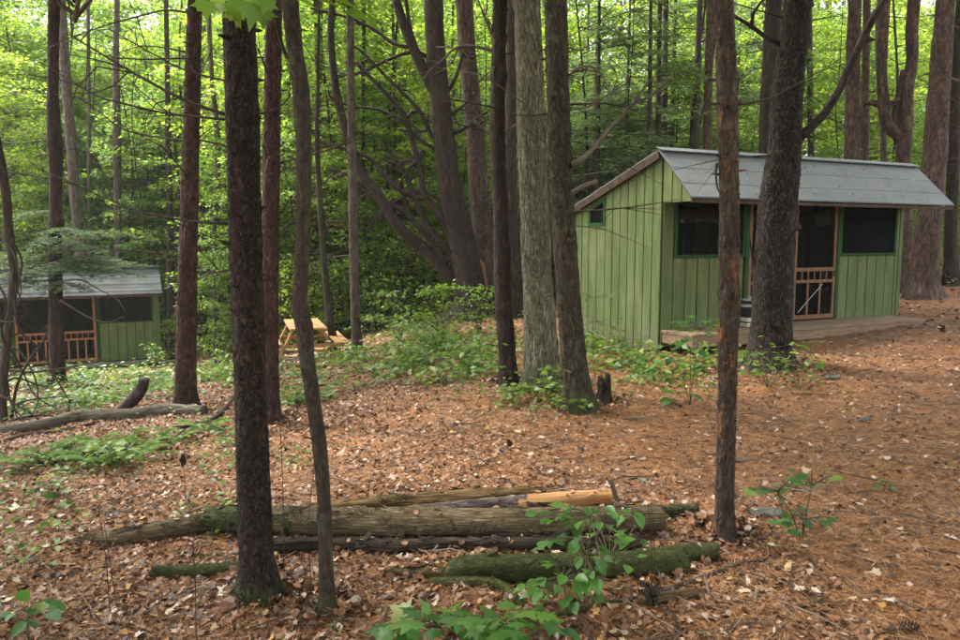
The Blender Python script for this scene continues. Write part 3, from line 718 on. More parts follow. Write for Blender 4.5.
# ------------------------------------------------------------------ traced trunks at their own depth
def px_trunk(pts, Y, base_z, H, lean_y=0.0):
    """pts (px, py, width px) from base up to the top of the frame; returns local path and radii"""
    W = np.array([at(p[0], p[1], Y) for p in pts]); R = np.array([p[2] for p in pts]) / 2 / FPX
    depth = math.cos(PITCH) * Y - math.sin(PITCH) * (W[:, 2] - 1.65); R = R * depth * .97 * Y / np.hypot(W[:, 0], Y)
    W[:, 1] += lean_y * (W[:, 2] - base_z)
    base = np.array([W[0, 0], Y, base_z]); P = W - base; P[0, 2] = min(P[0, 2], .02)
    # below ground and on up beyond the frame
    d = unit(P[-1] - P[-2]); n = (H - P[-1][2]) / max(.2, d[2])
    P = np.concatenate([[P[0] - [0, 0, .18]], P]); R = np.concatenate([[R[0] * 1.12], R])
    if n > .3:
        e = [P[-1] + d * n * .5, P[-1] + d * n]; e[1][2] = H
        P = np.concatenate([P, e]); R = np.concatenate([R, [R[-1] * .75, R[-1] * .4]])
    return base, P, R

def flare(V, r0, z1=.35, amt=.35, seed=0):
    V = V.copy(); z = V[:, 2]; th = np.arctan2(V[:, 1], V[:, 0])
    lob = .55 + .9 * fbm(np.stack([np.cos(th) * 1.6 + seed, np.sin(th) * 1.6, th * 0], 1), 2, seed)
    k = 1 + amt * np.clip(1 - z / z1, 0, 1.5) ** 2 * lob
    V[:, 0] *= k; V[:, 1] *= k; return V

def trunk_tree(name, label, pts, Y, bz, mat, H=11, disp='lump', amp=.05, seg=48, step=.03, fl=(.35, .3), seed=1, lean_y=0, crown=None, branches=(), bmat='deadwood', stubs=0, cat='tree', knots=(), scale_top=None, stub_rng=(.3, 4.5), scales=None):
    base, P, R = px_trunk(pts, Y, bz, H, lean_y)
    e = empty(name, base); tag(e, label, cat)
    L = np.sum(np.linalg.norm(np.diff(P, axis=0), axis=1))
    V, f, tc = tube(P, R, seg, int(L / step), disp=disp, seed=seed, amp=amp, knots=knots); tc = tc - [0, 0, .18]
    V = flare(V, R[1], fl[0], fl[1], seed)
    mb = MB().add(V, f, 0, tc)
    if stubs:                                                        # short broken branch stubs
        for k in range(stubs):
            z = RNG.uniform(*stub_rng); i = int(np.argmin(np.abs(P[:, 2] - z)))
            c = np.array([np.interp(z, P[:, 2], P[:, 0]), np.interp(z, P[:, 2], P[:, 1]), z]); r = np.interp(z, P[:, 2], R)
            a = RNG.uniform(0, 2 * PI); d = np.array([math.cos(a), math.sin(a), RNG.uniform(-.1, .5)]); ln = RNG.uniform(.008, .035) + r * .95
            add_tube(mb, [c + d * r * .6, c + d * ln, c + d * (ln + .02)], [r * .18, r * .12, r * .03], 6, 4, seed=k)
    if scales: flakes(mb, V, f[0], scales[0], scales[1], np.array([0, 0, 1.0]), lambda c, n_: (c[:, 2] < scales[2]) & (c[:, 2] > .03) & (n_[:, 1] < .35), lift=scales[3])
    if Y > 7:                                                        # fine dead twigs low on the trunk
        for k in range(11):
            z = RNG.uniform(1.4, 6.5); c = np.array([np.interp(z, P[:, 2], P[:, 0]), np.interp(z, P[:, 2], P[:, 1]), z]); a = RNG.uniform(0, 2 * PI); ln = RNG.uniform(.4, 1.7)
            d = np.array([math.cos(a), math.sin(a), RNG.uniform(-.15, .35)]); q1 = c + d * ln * .55 + [0, 0, RNG.uniform(-.04, .06)]; q2 = c + d * ln + [0, 0, RNG.uniform(-.3, .15) * ln]
            add_tube(mb, [c, q1, q2], [.011, .007, .002], 4, 6, cap=False, seed=k)
            for _ in range(2): add_tube(mb, [q1, q1 + unit(d + RNG.normal(0, .6, 3)) * ln * .35], [.005, .0015], 3, 2, cap=False, seed=k)
    mb.build('trunk', M[mat], e, True, True)
    for bi, br in enumerate(branches):
        bp, br0, br1 = br[0], br[1], br[2]
        Q = np.array([at(x, y, Y + (q[0] if (q := rest) else 0)) for x, y, *rest in bp]) - base
        m2 = MB(); n = max(8, int(np.sum(np.linalg.norm(np.diff(Q, axis=0), axis=1)) / .05))
        add_tube(m2, Q, np.linspace(br0, br1, len(Q)), 7 if br0 < .03 else 14, n, disp='lump', seed=seed * 13 + bi, amp=.1)
        if len(br) > 3:                                              # fine twigs
            Qs, _ = smooth_path(Q, np.linspace(br0, br1, len(Q)), 40)
            for _k in range(br[3]):
                i = int(RNG.integers(10, 39)); d = unit(Qs[min(39, i + 1)] - Qs[i - 1]); s = unit(d + RNG.normal(0, .7, 3)); l = RNG.uniform(.12, .5)
                add_tube(m2, [Qs[i], Qs[i] + s * l * .5, Qs[i] + unit(s + RNG.normal(0, .3, 3)) * l], [br1 * 1.3, br1, br1 * .4], 4, 4, cap=False)
        m2.build('branch', M[bmat], e, True, True)
    if crown is not None:
        c = link('crown', crown, e); k = np.argmax(P[:, 2]); s = H / 11.5
        c.scale = (s, s, s); c.location = (float(P[k, 0]) * .85, float(P[k, 1]) * .85, 0)
    return e

def gz(px, py):
    p = hit(px, py); return p[1], p[2]

CP = [CROWN_BROAD[0], CROWN_PINE[1]]
# A: dark spruce, lower left
Y, z = gz(259, 590)
trunk_tree('spruce_tree', 'dark speckled trunk at front left, thickest of the close trunks', [(259, 592, 40), (257, 560, 36), (251, 400, 34), (246, 250, 34), (241, 80, 34), (238, 0, 33)], Y, z, 'bark_spruce', 10, 'lump', .06, 72, .014, (.2, .38), 3, scales=(900, .022, 3.4, .22), stubs=18, stub_rng=(.2, 2.9), crown=CP[0],
    branches=[([(232, 116), (206, 108), (180, 98), (150, 82), (120, 65), (90, 47), (68, 34)], .0085, .003, 8),
              ([(232, 120), (200, 117), (165, 113), (130, 105), (100, 97), (70, 80), (40, 62)], .006, .002, 8),
              ([(234, 82), (205, 76), (175, 66), (158, 56), (143, 50)], .0045, .002, 4),
              ([(232, 224), (190, 221), (150, 214), (110, 200), (70, 182), (32, 166)], .0055, .002, 6),
              ([(250, 113), (266, 113), (282, 105), (292, 94)], .005, .002, 2)])
# B: thin leaning sapling
Y, z = gz(326, 612)
eB = trunk_tree('leaning_sapling', 'slender dark trunk leaning left, with a dark knot halfway up', [(327, 614, 17), (326, 560, 15), (324, 500, 14), (320, 450, 15), (313, 400, 15), (306, 352, 16), (304, 326, 18), (300, 312, 15), (302, 260, 15), (304, 200, 15), (302, 100, 18), (295, 50, 17), (290, 0, 18)], Y, z, 'bark_sapling', 7, 'lump', .09, 40, .012, (.12, .5), 5, stubs=10, stub_rng=(.3, 2.6),
    branches=[([(300, 70), (286, 55), (278, 30), (272, 0)], .010, .006, 0)], bmat='bark_sapling', knots=((.3, 1, .05, .2), (.62, 4, .03, .2), (1.75, 2, .04, .2), (2.3, 5, .05, .15)))
def knot_ring(tree, px, py, r):
    b = np.array(tree.location); c = at(px, py, b[1]) - b; prof = [(r * .95, -.035), (r * 1.1, -.018), (r * 1.16, 0), (r * 1.1, .02), (r * .95, .035)]
    V, F = lathe(prof, 40); V = V * (1 + .22 * (fbm(V * 40, 2, 5) - .5))[:, None]; tc = V.copy(); tc[:, 2] += 1
    o = MB().add(V + c, F, 0, tc).build('knot', M['stub'], tree, True, True)
def lathe(prof, seg=28):
    th = np.linspace(0, 2 * PI, seg, endpoint=False); V = np.array([[r * math.cos(t), r * math.sin(t), z] for r, z in prof for t in th]); n = len(prof)
    F = [[i * seg + j, i * seg + (j + 1) % seg, (i + 1) * seg + (j + 1) % seg, (i + 1) * seg + j] for i in range(n - 1) for j in range(seg)]
    return V, np.array(F)
knot_ring(eB, 303, 320, .029)
# C: red pine left
Y, z = gz(186, 410)
trunk_tree('pine_tree', 'reddish pine trunk between the far cabin and the front left trunk', [(186, 411, 26), (186, 380, 22), (187, 300, 21), (191, 150, 18), (195, 0, 15)], Y, z, 'bark_redpine', 13, 'scale', .05, 48, .025, (.3, .3), 7, scales=(700, .045, 5, .16), stubs=16, crown=CP[1],
    branches=[([(186, 12), (165, 10), (140, 16), (110, 24), (80, 34), (52, 44)], .013, .004, 6),
              ([(186, 52), (160, 47), (140, 46), (128, 50)], .010, .004, 4),
              ([(184, 141), (165, 138), (140, 134), (118, 126), (95, 108), (75, 96)], .012, .004, 6),
              ([(196, 140), (206, 132), (216, 124)], .008, .004, 2)])
# D: red pine behind A
Y, z = gz(271, 420)
trunk_tree('pine_tree', 'reddish pine trunk half hidden behind the thick front left trunk', [(271, 421, 20), (270, 360, 18), (271, 200, 18), (273, 60, 18), (274, 0, 17)], Y, z, 'bark_redpine', 13, 'scale', .05, 48, .025, (.3, .25), 8, scales=(700, .045, 5, .16), stubs=12, crown=CP[0])
# E, F: twin trunks
Y, z = gz(542, 388)
trunk_tree('maple_tree', 'grey furrowed trunk, left of the touching pair beside the cabin', [(542, 390, 36), (541, 350, 33), (537, 270, 30), (532, 150, 28), (529, 60, 27), (527, 0, 26)], Y, z, 'bark_furrow', 13, 'furrow', .05, 110, .02, (.4, .25), 9, scales=(500, .07, 5, .06), crown=CP[1])
Y2, z2 = gz(577, 406)
trunk_tree('maple_tree', 'dark lichen spotted trunk, right of the touching pair beside the cabin', [(579, 407, 32), (576, 380, 28), (569, 300, 25), (563, 200, 24), (559, 100, 24), (557, 0, 24)], Y2 - .1, z2, 'bark_lichen', 13, 'lump', .06, 80, .02, (.45, .3), 10, scales=(1000, .05, 5, .12), crown=CP[0], lean_y=.03,
    branches=[([(572, 165), (584, 158), (600, 140), (620, 118), (640, 98)], .03, .012, 3), ([(572, 72), (586, 66), (598, 70), (612, 96)], .016, .006, 4), ([(568, 195), (584, 186), (597, 181)], .03, .024, 0), ([(570, 110), (590, 106), (608, 94), (625, 84)], .012, .004, 3)], bmat='deadgrey')
# G
Y, z = gz(508, 384)
trunk_tree('pine_tree', 'dark narrow trunk with dead branch whorls left of the twin trunks', [(508, 385, 19), (507, 350, 18), (503, 300, 18), (501, 220, 16), (498, 140, 15), (499, 60, 15), (500, 0, 15)], Y, z, 'bark_dark', 13, 'scale', .07, 48, .025, (.3, .3), 11, scales=(500, .045, 5, .2), stubs=14, crown=CP[1], knots=((3.6, 0, .08, .25), (3.6, 3, .08, .2)),
    branches=[([(497, 52), (482, 48), (465, 46), (452, 50), (440, 62), (428, 60)], .022, .008, 4), ([(499, 52), (490, 30), (482, 10), (478, 0)], .016, .008, 3), ([(501, 52), (508, 35), (514, 10), (520, -10)], .016, .01, 3),
              ([(496, 138), (485, 130), (474, 121)], .022, .018, 0), ([(500, 138), (512, 128), (522, 120)], .02, .015, 0), ([(496, 136), (490, 126), (486, 118)], .010, .006, 1)], bmat='deadgrey')
# H: big many limbed pine
YH = 17.5; zH = g1(pxx(472, YH), YH)
trunk_tree('old_pine_tree', 'huge dark old pine with many low curving limbs beside a pale broken snag', [(474, 308, 40), (471, 290, 33), (463, 245, 27), (451, 190, 24), (442, 120, 21), (435, 40, 20), (433, 0, 20)], YH, zH, 'bark_dark', 17, 'scale', .06, 56, .05, (.8, .35), 12, bmat='bark_dark', crown=CP[0],
    branches=[([(462, 286), (445, 270), (425, 250), (400, 228), (380, 198), (362, 172), (352, 152), (343, 120), (336, 90), (331, 40), (332, 0)], .165, .07, 0),
              ([(458, 262), (440, 240), (428, 225), (418, 205), (410, 185), (400, 165), (388, 150)], .10, .04, 5),
              ([(458, 255), (446, 225), (432, 205), (424, 195), (420, 170), (412, 140), (404, 115), (392, 100), (375, 82), (355, 62)], .10, .04, 5),
              ([(424, 198), (408, 194), (395, 186), (385, 176), (372, 160), (355, 152), (330, 145), (316, 140)], .07, .03, 6),
              ([(438, 96), (430, 84), (418, 58), (410, 40), (402, 20), (396, 0)], .13, .10, 2),
              ([(437, 96), (425, 70), (412, 35), (408, 15), (405, -10)], .06, .04, 2),
              ([(442, 98), (452, 85), (460, 65), (463, 52)], .05, .03, 2),
              ([(428, 130), (412, 132), (400, 130)], .04, .02, 2),
              ([(424, 150), (415, 165), (405, 172), (395, 168)], .06, .05, 2),
              ([(448, 135), (462, 130), (478, 118), (488, 112)], .05, .03, 2),
              ([(418, 48), (395, 44), (375, 30), (350, 18), (310, 8)], .05, .025, 4),
              ([(432, 138), (420, 112), (405, 95), (385, 75), (362, 52), (345, 40)], .05, .025, 5),
              ([(430, 168), (408, 160), (395, 163), (382, 158)], .045, .02, 1),
              ([(446, 262), (425, 235), (405, 212), (392, 204), (372, 196), (352, 178), (330, 168)], .07, .03, 6),
              ([(441, 240), (424, 232), (410, 214), (404, 196), (398, 180)], .06, .03, 4),
              ([(436, 150), (418, 138), (400, 120), (380, 110), (352, 106), (326, 98)], .05, .02, 6),
              ([(440, 120), (455, 112), (468, 100), (470, 84)], .04, .02, 3),
              ([(434, 60), (415, 52), (392, 58), (360, 72), (335, 76)], .05, .02, 6),
              ([(446, 205), (425, 192), (398, 200), (372, 222)], .045, .015, 4)])
Ys = 18.3; zs_ = g1(pxx(487, Ys), Ys)
es = trunk_tree('pine_tree', 'straight reddish pine behind the huge old pine, with an orange scar near its foot', [(488, 305, 24), (486, 270, 20), (480, 200, 21), (474, 120, 18), (468, 60, 18), (464, 0, 18)], Ys, zs_, 'bark_farred', 16, 'scale', .05, 40, .05, (.5, .2), 14, stubs=10, stub_rng=(2, 7), crown=CP[1])
mb = MB(); b0 = np.array(es.location)
for k, (w0, off) in enumerate(((.06, -.07), (.05, 0), (.045, .06))):
    pts = np.array([at(478 + off * 40, 242 + 14 * k, Ys - .28), at(480 + off * 40, 262, Ys - .3), at(484 + off * 30, 292, Ys - .31)]) - b0
    add_tube(mb, pts, [.012, w0, .05], 8, 10, disp='lump', seed=k, amp=.15)
mb.build('splintered_wood', M['scar'], es, True, True)
Ys = 16.2; trunk_tree('pine_tree', 'dark trunk seen in the gap left of the furrowed twin trunk', [(511, 315, 26), (512, 270, 22), (510, 200, 14), (511, 100, 11), (512, 0, 10)], Ys, g1(pxx(511, Ys), Ys), 'bark_dark', 14, 'scale', .05, 32, .05, (.5, .3), 15, crown=CP[0])
# I: peeled trunk
Y, z = gz(724, 536)
eI = trunk_tree('spruce_tree', 'thin trunk in front of the green cabin with orange peeling bark and a knot', [(724, 537, 23), (725, 500, 20), (727, 400, 20), (729, 300, 21), (729, 243, 22), (729, 200, 21), (727, 100, 21), (724, 0, 20)], Y, z, 'bark_peel', 8, 'lump', .07, 64, .014, (.14, .45), 16, scales=(420, .024, 3.4, .25), stubs=14, stub_rng=(.3, 3.0), crown=CP[1], knots=((1.52, 0, .035, .14), (1.52, 2, .035, .14), (1.52, 4, .035, .14)),
    branches=[([(731, 105), (750, 103), (775, 96), (800, 82), (822, 70), (846, 64)], .006, .002, 5), ([(717, 163), (716, 172), (717, 186), (719, 192)], .008, .003, 0)])
knot_ring(eI, 729, 243, .047)
# J: big pine in front of porch
Y, z = gz(770, 364); YJ = Y
trunk_tree('pine_tree', 'thick scaly pine trunk standing in front of the green cabin porch', [(769, 366, 50), (770, 345, 45), (772, 300, 42), (777, 213, 41), (784, 150, 35), (787, 100, 33), (792, 50, 31), (797, 0, 29)], Y, z, 'bark_pine', 13, 'scale', .05, 100, .02, (.4, .25), 17, scales=(2600, .05, 6, .16), crown=CP[0],
    branches=[([(800, 137), (810, 128), (825, 112), (838, 92), (848, 70), (862, 40), (875, 15), (884, 0), (892, -14)], .055, .035, 1),
              ([(792, 46), (800, 30), (806, 10), (812, -8)], .05, .04, 2), ([(780, 44), (765, 36), (748, 24), (734, 16)], .03, .018, 2),
              ([(791, 228), (796, 226), (799, 229)], .05, .035, 0), ([(756, 268), (752, 254), (749, 238)], .022, .014, 0)], bmat='bark_dark')
trunk_tree('pine_tree', 'dark pine trunk peeping out left behind the thick porch pine', [(770, 310, 24), (768, 200, 19), (767, 140, 18), (771, 60, 18), (774, 0, 18)], 15.6, g1(pxx(770, 15.6), 15.6), 'bark_dark', 15, 'scale', .05, 40, .04, (.4, .3), 18, crown=CP[1])
# K: pines right of / behind the cabin
def right_pine(label, pts, Y, seed, H=16, mat='bark_farred', br=()):
    z = at(pts[0][0], pts[0][1], Y)[2]; z = min(z, g1(pxx(pts[0][0], Y), Y)) if abs(z - g1(pxx(pts[0][0], Y), Y)) < .6 else g1(pxx(pts[0][0], Y), Y)
    return trunk_tree('pine_tree', label, pts, Y, z, mat, H, 'scale', .06, 52, .045, (.7, .4), seed, stubs=12, stub_rng=(1.5, 7), crown=CROWN_PINE[seed % 2], branches=br, bmat='bark_farred')
right_pine('big straight pine rising behind the middle of the right roof half', [(852, 292, 20), (852, 160, 17), (853, 60, 15), (855, 0, 14)], 17.5, 30)
right_pine('slim pine touching the big straight pine behind the roof', [(866, 290, 9), (865, 160, 8), (866, 60, 8), (867, 0, 8)], 18.6, 31)
right_pine('forked bulging pine just right of the cabin roof end', [(905, 284, 17), (905, 230, 15), (903, 160, 16), (905, 130, 17), (907, 90, 15), (912, 60, 13), (912, 30, 14), (914, 0, 14)], 17.2, 32, br=[([(900, 138), (888, 125), (884, 100), (882, 70), (884, 30), (886, 0)], .13, .09, 3), ([(899, 140), (894, 120), (898, 95), (903, 70)], .06, .05, 0)])
right_pine('massive pine right of the cabin with a broad flared foot', [(924, 297, 38), (924, 285, 32), (928, 230, 27), (935, 150, 26), (941, 60, 23), (945, 0, 20)], 16.0, 33, br=[([(930, 65), (940, 72), (955, 80), (975, 84)], .04, .03, 2), ([(936, 22), (955, 28), (980, 38)], .06, .04, 2)])
right_pine('dark pine at the right edge of the view', [(952, 282, 17), (951, 230, 14), (954, 150, 14), (956, 70, 13), (962, 0, 12)], 18.5, 34, mat='bark_dark')
right_pine('thin pine with pale bark left of the peeled trunk, above the roof', [(706, 300, 10), (707, 150, 9), (709, 60, 9), (711, 0, 9)], 19, 35)
right_pine('slender pine above the ridge, second left of the peeled trunk', [(694, 300, 8), (696, 150, 7), (698, 60, 7), (700, 0, 6)], 21, 36, mat='bark_far')
right_pine('thin dark red pine above the gable end of the green cabin', [(657, 300, 7), (658, 140, 6), (659, 60, 5), (660, 0, 5)], 20, 37)
right_pine('pale thin pine right beside the dark red one above the gable', [(665, 300, 7), (664, 140, 7), (665, 60, 6), (666, 0, 6)], 22, 38, mat='bark_far')
right_pine('thin pine between the porch pine and the big straight pine', [(813, 300, 8), (811, 160, 7), (810, 60, 6), (809, 0, 6)], 21, 39, mat='bark_far')
right_pine('slim crooked pine left of the forked bulging pine', [(886, 290, 9), (884, 160, 8), (880, 90, 7), (878, 40, 7), (880, 0, 7)], 22, 40, mat='bark_far')
# left / middle thin trees
def thin_tree(label, pts, Y, seed, mat='bark_far', H=15, crown=True, br=()):
    return trunk_tree('slender_tree', label, pts, Y, g1(pxx(pts[0][0], Y), Y), mat, H, 'lump', .06, 24, .05, (.4, .3), seed, stubs=8, stub_rng=(1, 6), branches=br)
thin_tree('thin straight trunk right of the picnic table', [(357, 347, 11), (355, 300, 10), (353, 200, 10), (351, 100, 8), (350, 0, 8)], 14.6, 50)
thin_tree('curved slim trunk bending left, between picnic table and thin straight trunk', [(336, 353, 10), (330, 320, 8), (325, 270, 7), (320, 200, 6), (317, 140, 5), (318, 80, 4)], 14.2, 51, 'bark_sapling', 7)
thin_tree('pale leaning trunk above the roof of the far cabin', [(88, 340, 13), (80, 250, 12), (74, 180, 12), (67, 90, 11), (61, 0, 10)], 23.6, 52)
thin_tree('pale trunk with mottled bark midway between far cabin roof and red pine', [(119, 330, 8), (118, 240, 8), (117, 130, 9), (116, 60, 7), (117, 0, 6)], 25.2, 53)
thin_tree('very thin trunk rising behind the far cabin ridge', [(91, 330, 5), (90, 240, 5), (89, 120, 4), (88, 0, 4)], 25.8, 54)
thin_tree('thin dark trunk left of the red pine, behind the far cabin corner', [(170, 330, 8), (170, 230, 7), (168, 120, 6), (166, 0, 5)], 24.8, 55, 'bark_dark')
thin_tree('wavy thin trunk between the red pine and the front left trunk', [(216, 330, 6), (214, 240, 5), (218, 150, 6), (212, 80, 5), (208, 0, 5)], 22, 56)
thin_tree('thin dark trunk just left of the huge old pine limbs', [(340, 330, 6), (336, 230, 5), (333, 140, 5), (334, 60, 4)], 22.5, 57, 'bark_dark', 10)
thin_tree('thin dark trunk close behind the thin straight trunk', [(367, 330, 5), (366, 240, 5), (363, 150, 4), (364, 0, 4)], 20.5, 58, 'bark_dark')

# M: tree in front of the far cabin with hemlock boughs
YM, zM = gz(57, 386)
eM = trunk_tree('hemlock_tree', 'dark hemlock with a burl, its drooping boughs hanging before the far cabin', [(57, 387, 22), (57, 370, 17), (56, 300, 15), (55, 240, 14), (56, 180, 14), (55, 145, 17), (53, 90, 12), (54, 0, 13)], YM, zM, 'bark_dark', 14, 'lump', .09, 48, .025, (.3, .3), 20, stubs=14, knots=((3.35, -.3, .12, .6), (3.3, 2.4, .1, .3)), crown=CP[0])
bM = np.array(eM.location); cr = MB()
for (px, py, a, L, dn) in [(57, 262, 10, 1.5, 1), (57, 262, -30, 1.6, 1), (57, 275, 200, 1.3, 1), (57, 245, 170, 1.4, .9), (57, 250, -10, 1.7, 1), (57, 240, -60, 1.3, .9), (57, 286, -20, 1.2, 1), (57, 292, 25, 1.1, 1), (57, 288, 220, 1.2, 1), (57, 280, 250, 1.3, 1), (57, 268, -80, 1.2, 1), (57, 232, 40, 1.3, .8), (57, 236, 120, 1.2, .8),
                           (57, 225, 0, 1.5, .8), (57, 222, 190, 1.5, .8), (57, 208, -40, 1.4, .7), (57, 212, 150, 1.4, .7), (57, 274, 185, 1.6, 1), (57, 283, -50, 1.3, 1), (57, 258, -20, 1.5, 1), (57, 266, -45, 1.5, 1), (57, 272, 8, 1.5, 1), (57, 279, -65, 1.4, 1), (57, 256, 195, 1.6, 1), (57, 264, 215, 1.5, 1), (57, 285, 200, 1.5, 1), (57, 246, -35, 1.5, 1), (57, 295, -40, 1.2, 1), (57, 290, 190, 1.4, 1), (57, 270, -100, 1.3, 1), (57, 281, -120, 1.2, 1), (57, 238, -15, 1.5, .9), (57, 230, -50, 1.4, .9)]:
    p = at(px, py, YM) - bM; A = math.radians(a)
    if RNG.uniform() < .38: continue
    hemlock_branch(cr, p, [math.cos(A), math.sin(A), .12], L * 1.05, 0, dn * 1.35, .085, .019, wood=cr, droop=.16)
cr.build('foliage', [M['leaf_hemlock_dark'], M['deadwood']], eM, False, True)
mb = MB()
for pts in ([(57, 282), (80, 280), (100, 290), (118, 300), (125, 312)], [(60, 300), (90, 318), (108, 322), (124, 316)], [(57, 262), (40, 266), (20, 268), (0, 262)]):
    Q = np.array([at(x, y, YM - .35) for x, y in pts]) - bM; add_tube(mb, Q, np.linspace(.018, .006, len(Q)), 6, 20, disp='lump', seed=3)
mb.build('branch', M['deadgrey'], eM, True, True)

# ------------------------------------------------------------------ cabins
LEN, DEP = 5.15, 2.45
FR, BR = .97, .317                                                  # roof slopes, front and back
RZ = 2.90
def roof_z(y): return RZ - FR * (-y) if y < 0 else RZ - BR * y

def boards_x(mb, x0, x1, y, t, zb, zt, w=.22, gap=.015):
    n = max(1, round((x1 - x0) / w)); s = (x1 - x0) / n
    for i in range(n):
        j = RNG.uniform(-.002, .002)
        mb.box((x0 + i * s + gap / 2, y - t + j, zb + RNG.uniform(-.006, .006)), (x0 + (i + 1) * s - gap / 2, y + j, zt), 0)
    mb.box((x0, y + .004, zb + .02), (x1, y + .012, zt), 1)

def boards_gable(mb, x, t, segs, inward):
    """segs: (y0, y1, zbottom, ztop or None for the roof line)"""
    for (y0, y1, zb, zt) in segs:
        n = max(1, round((y1 - y0) / .205)); s = (y1 - y0) / n
        for i in range(n):
            a, b = y0 + i * s + .008, y0 + (i + 1) * s - .008; j = RNG.uniform(-.002, .002)
            ta, tb = (zt, zt) if zt else (roof_z(a) - .03, roof_z(b) - .03)
            bb = zb + RNG.uniform(-.006, .006)
            if min(ta, tb) - bb < .01: continue
            mb.prism([(a, bb), (b, bb), (b, tb), (a, ta)], 0, x + j, x + t + j, 0)
        k = x + (.0 if inward < 0 else t); k0, k1 = (k - .012, k - .004) if inward < 0 else (k + .004, k + .012)
        if inward > 0: pass
        ta, tb = (zt, zt) if zt else (roof_z(y0) - .04, roof_z(y1) - .04)
        mb.prism([(y0, zb + .02), (y1, zb + .02), (y1, tb), (y0, ta)], 0, k0, k1, 1)

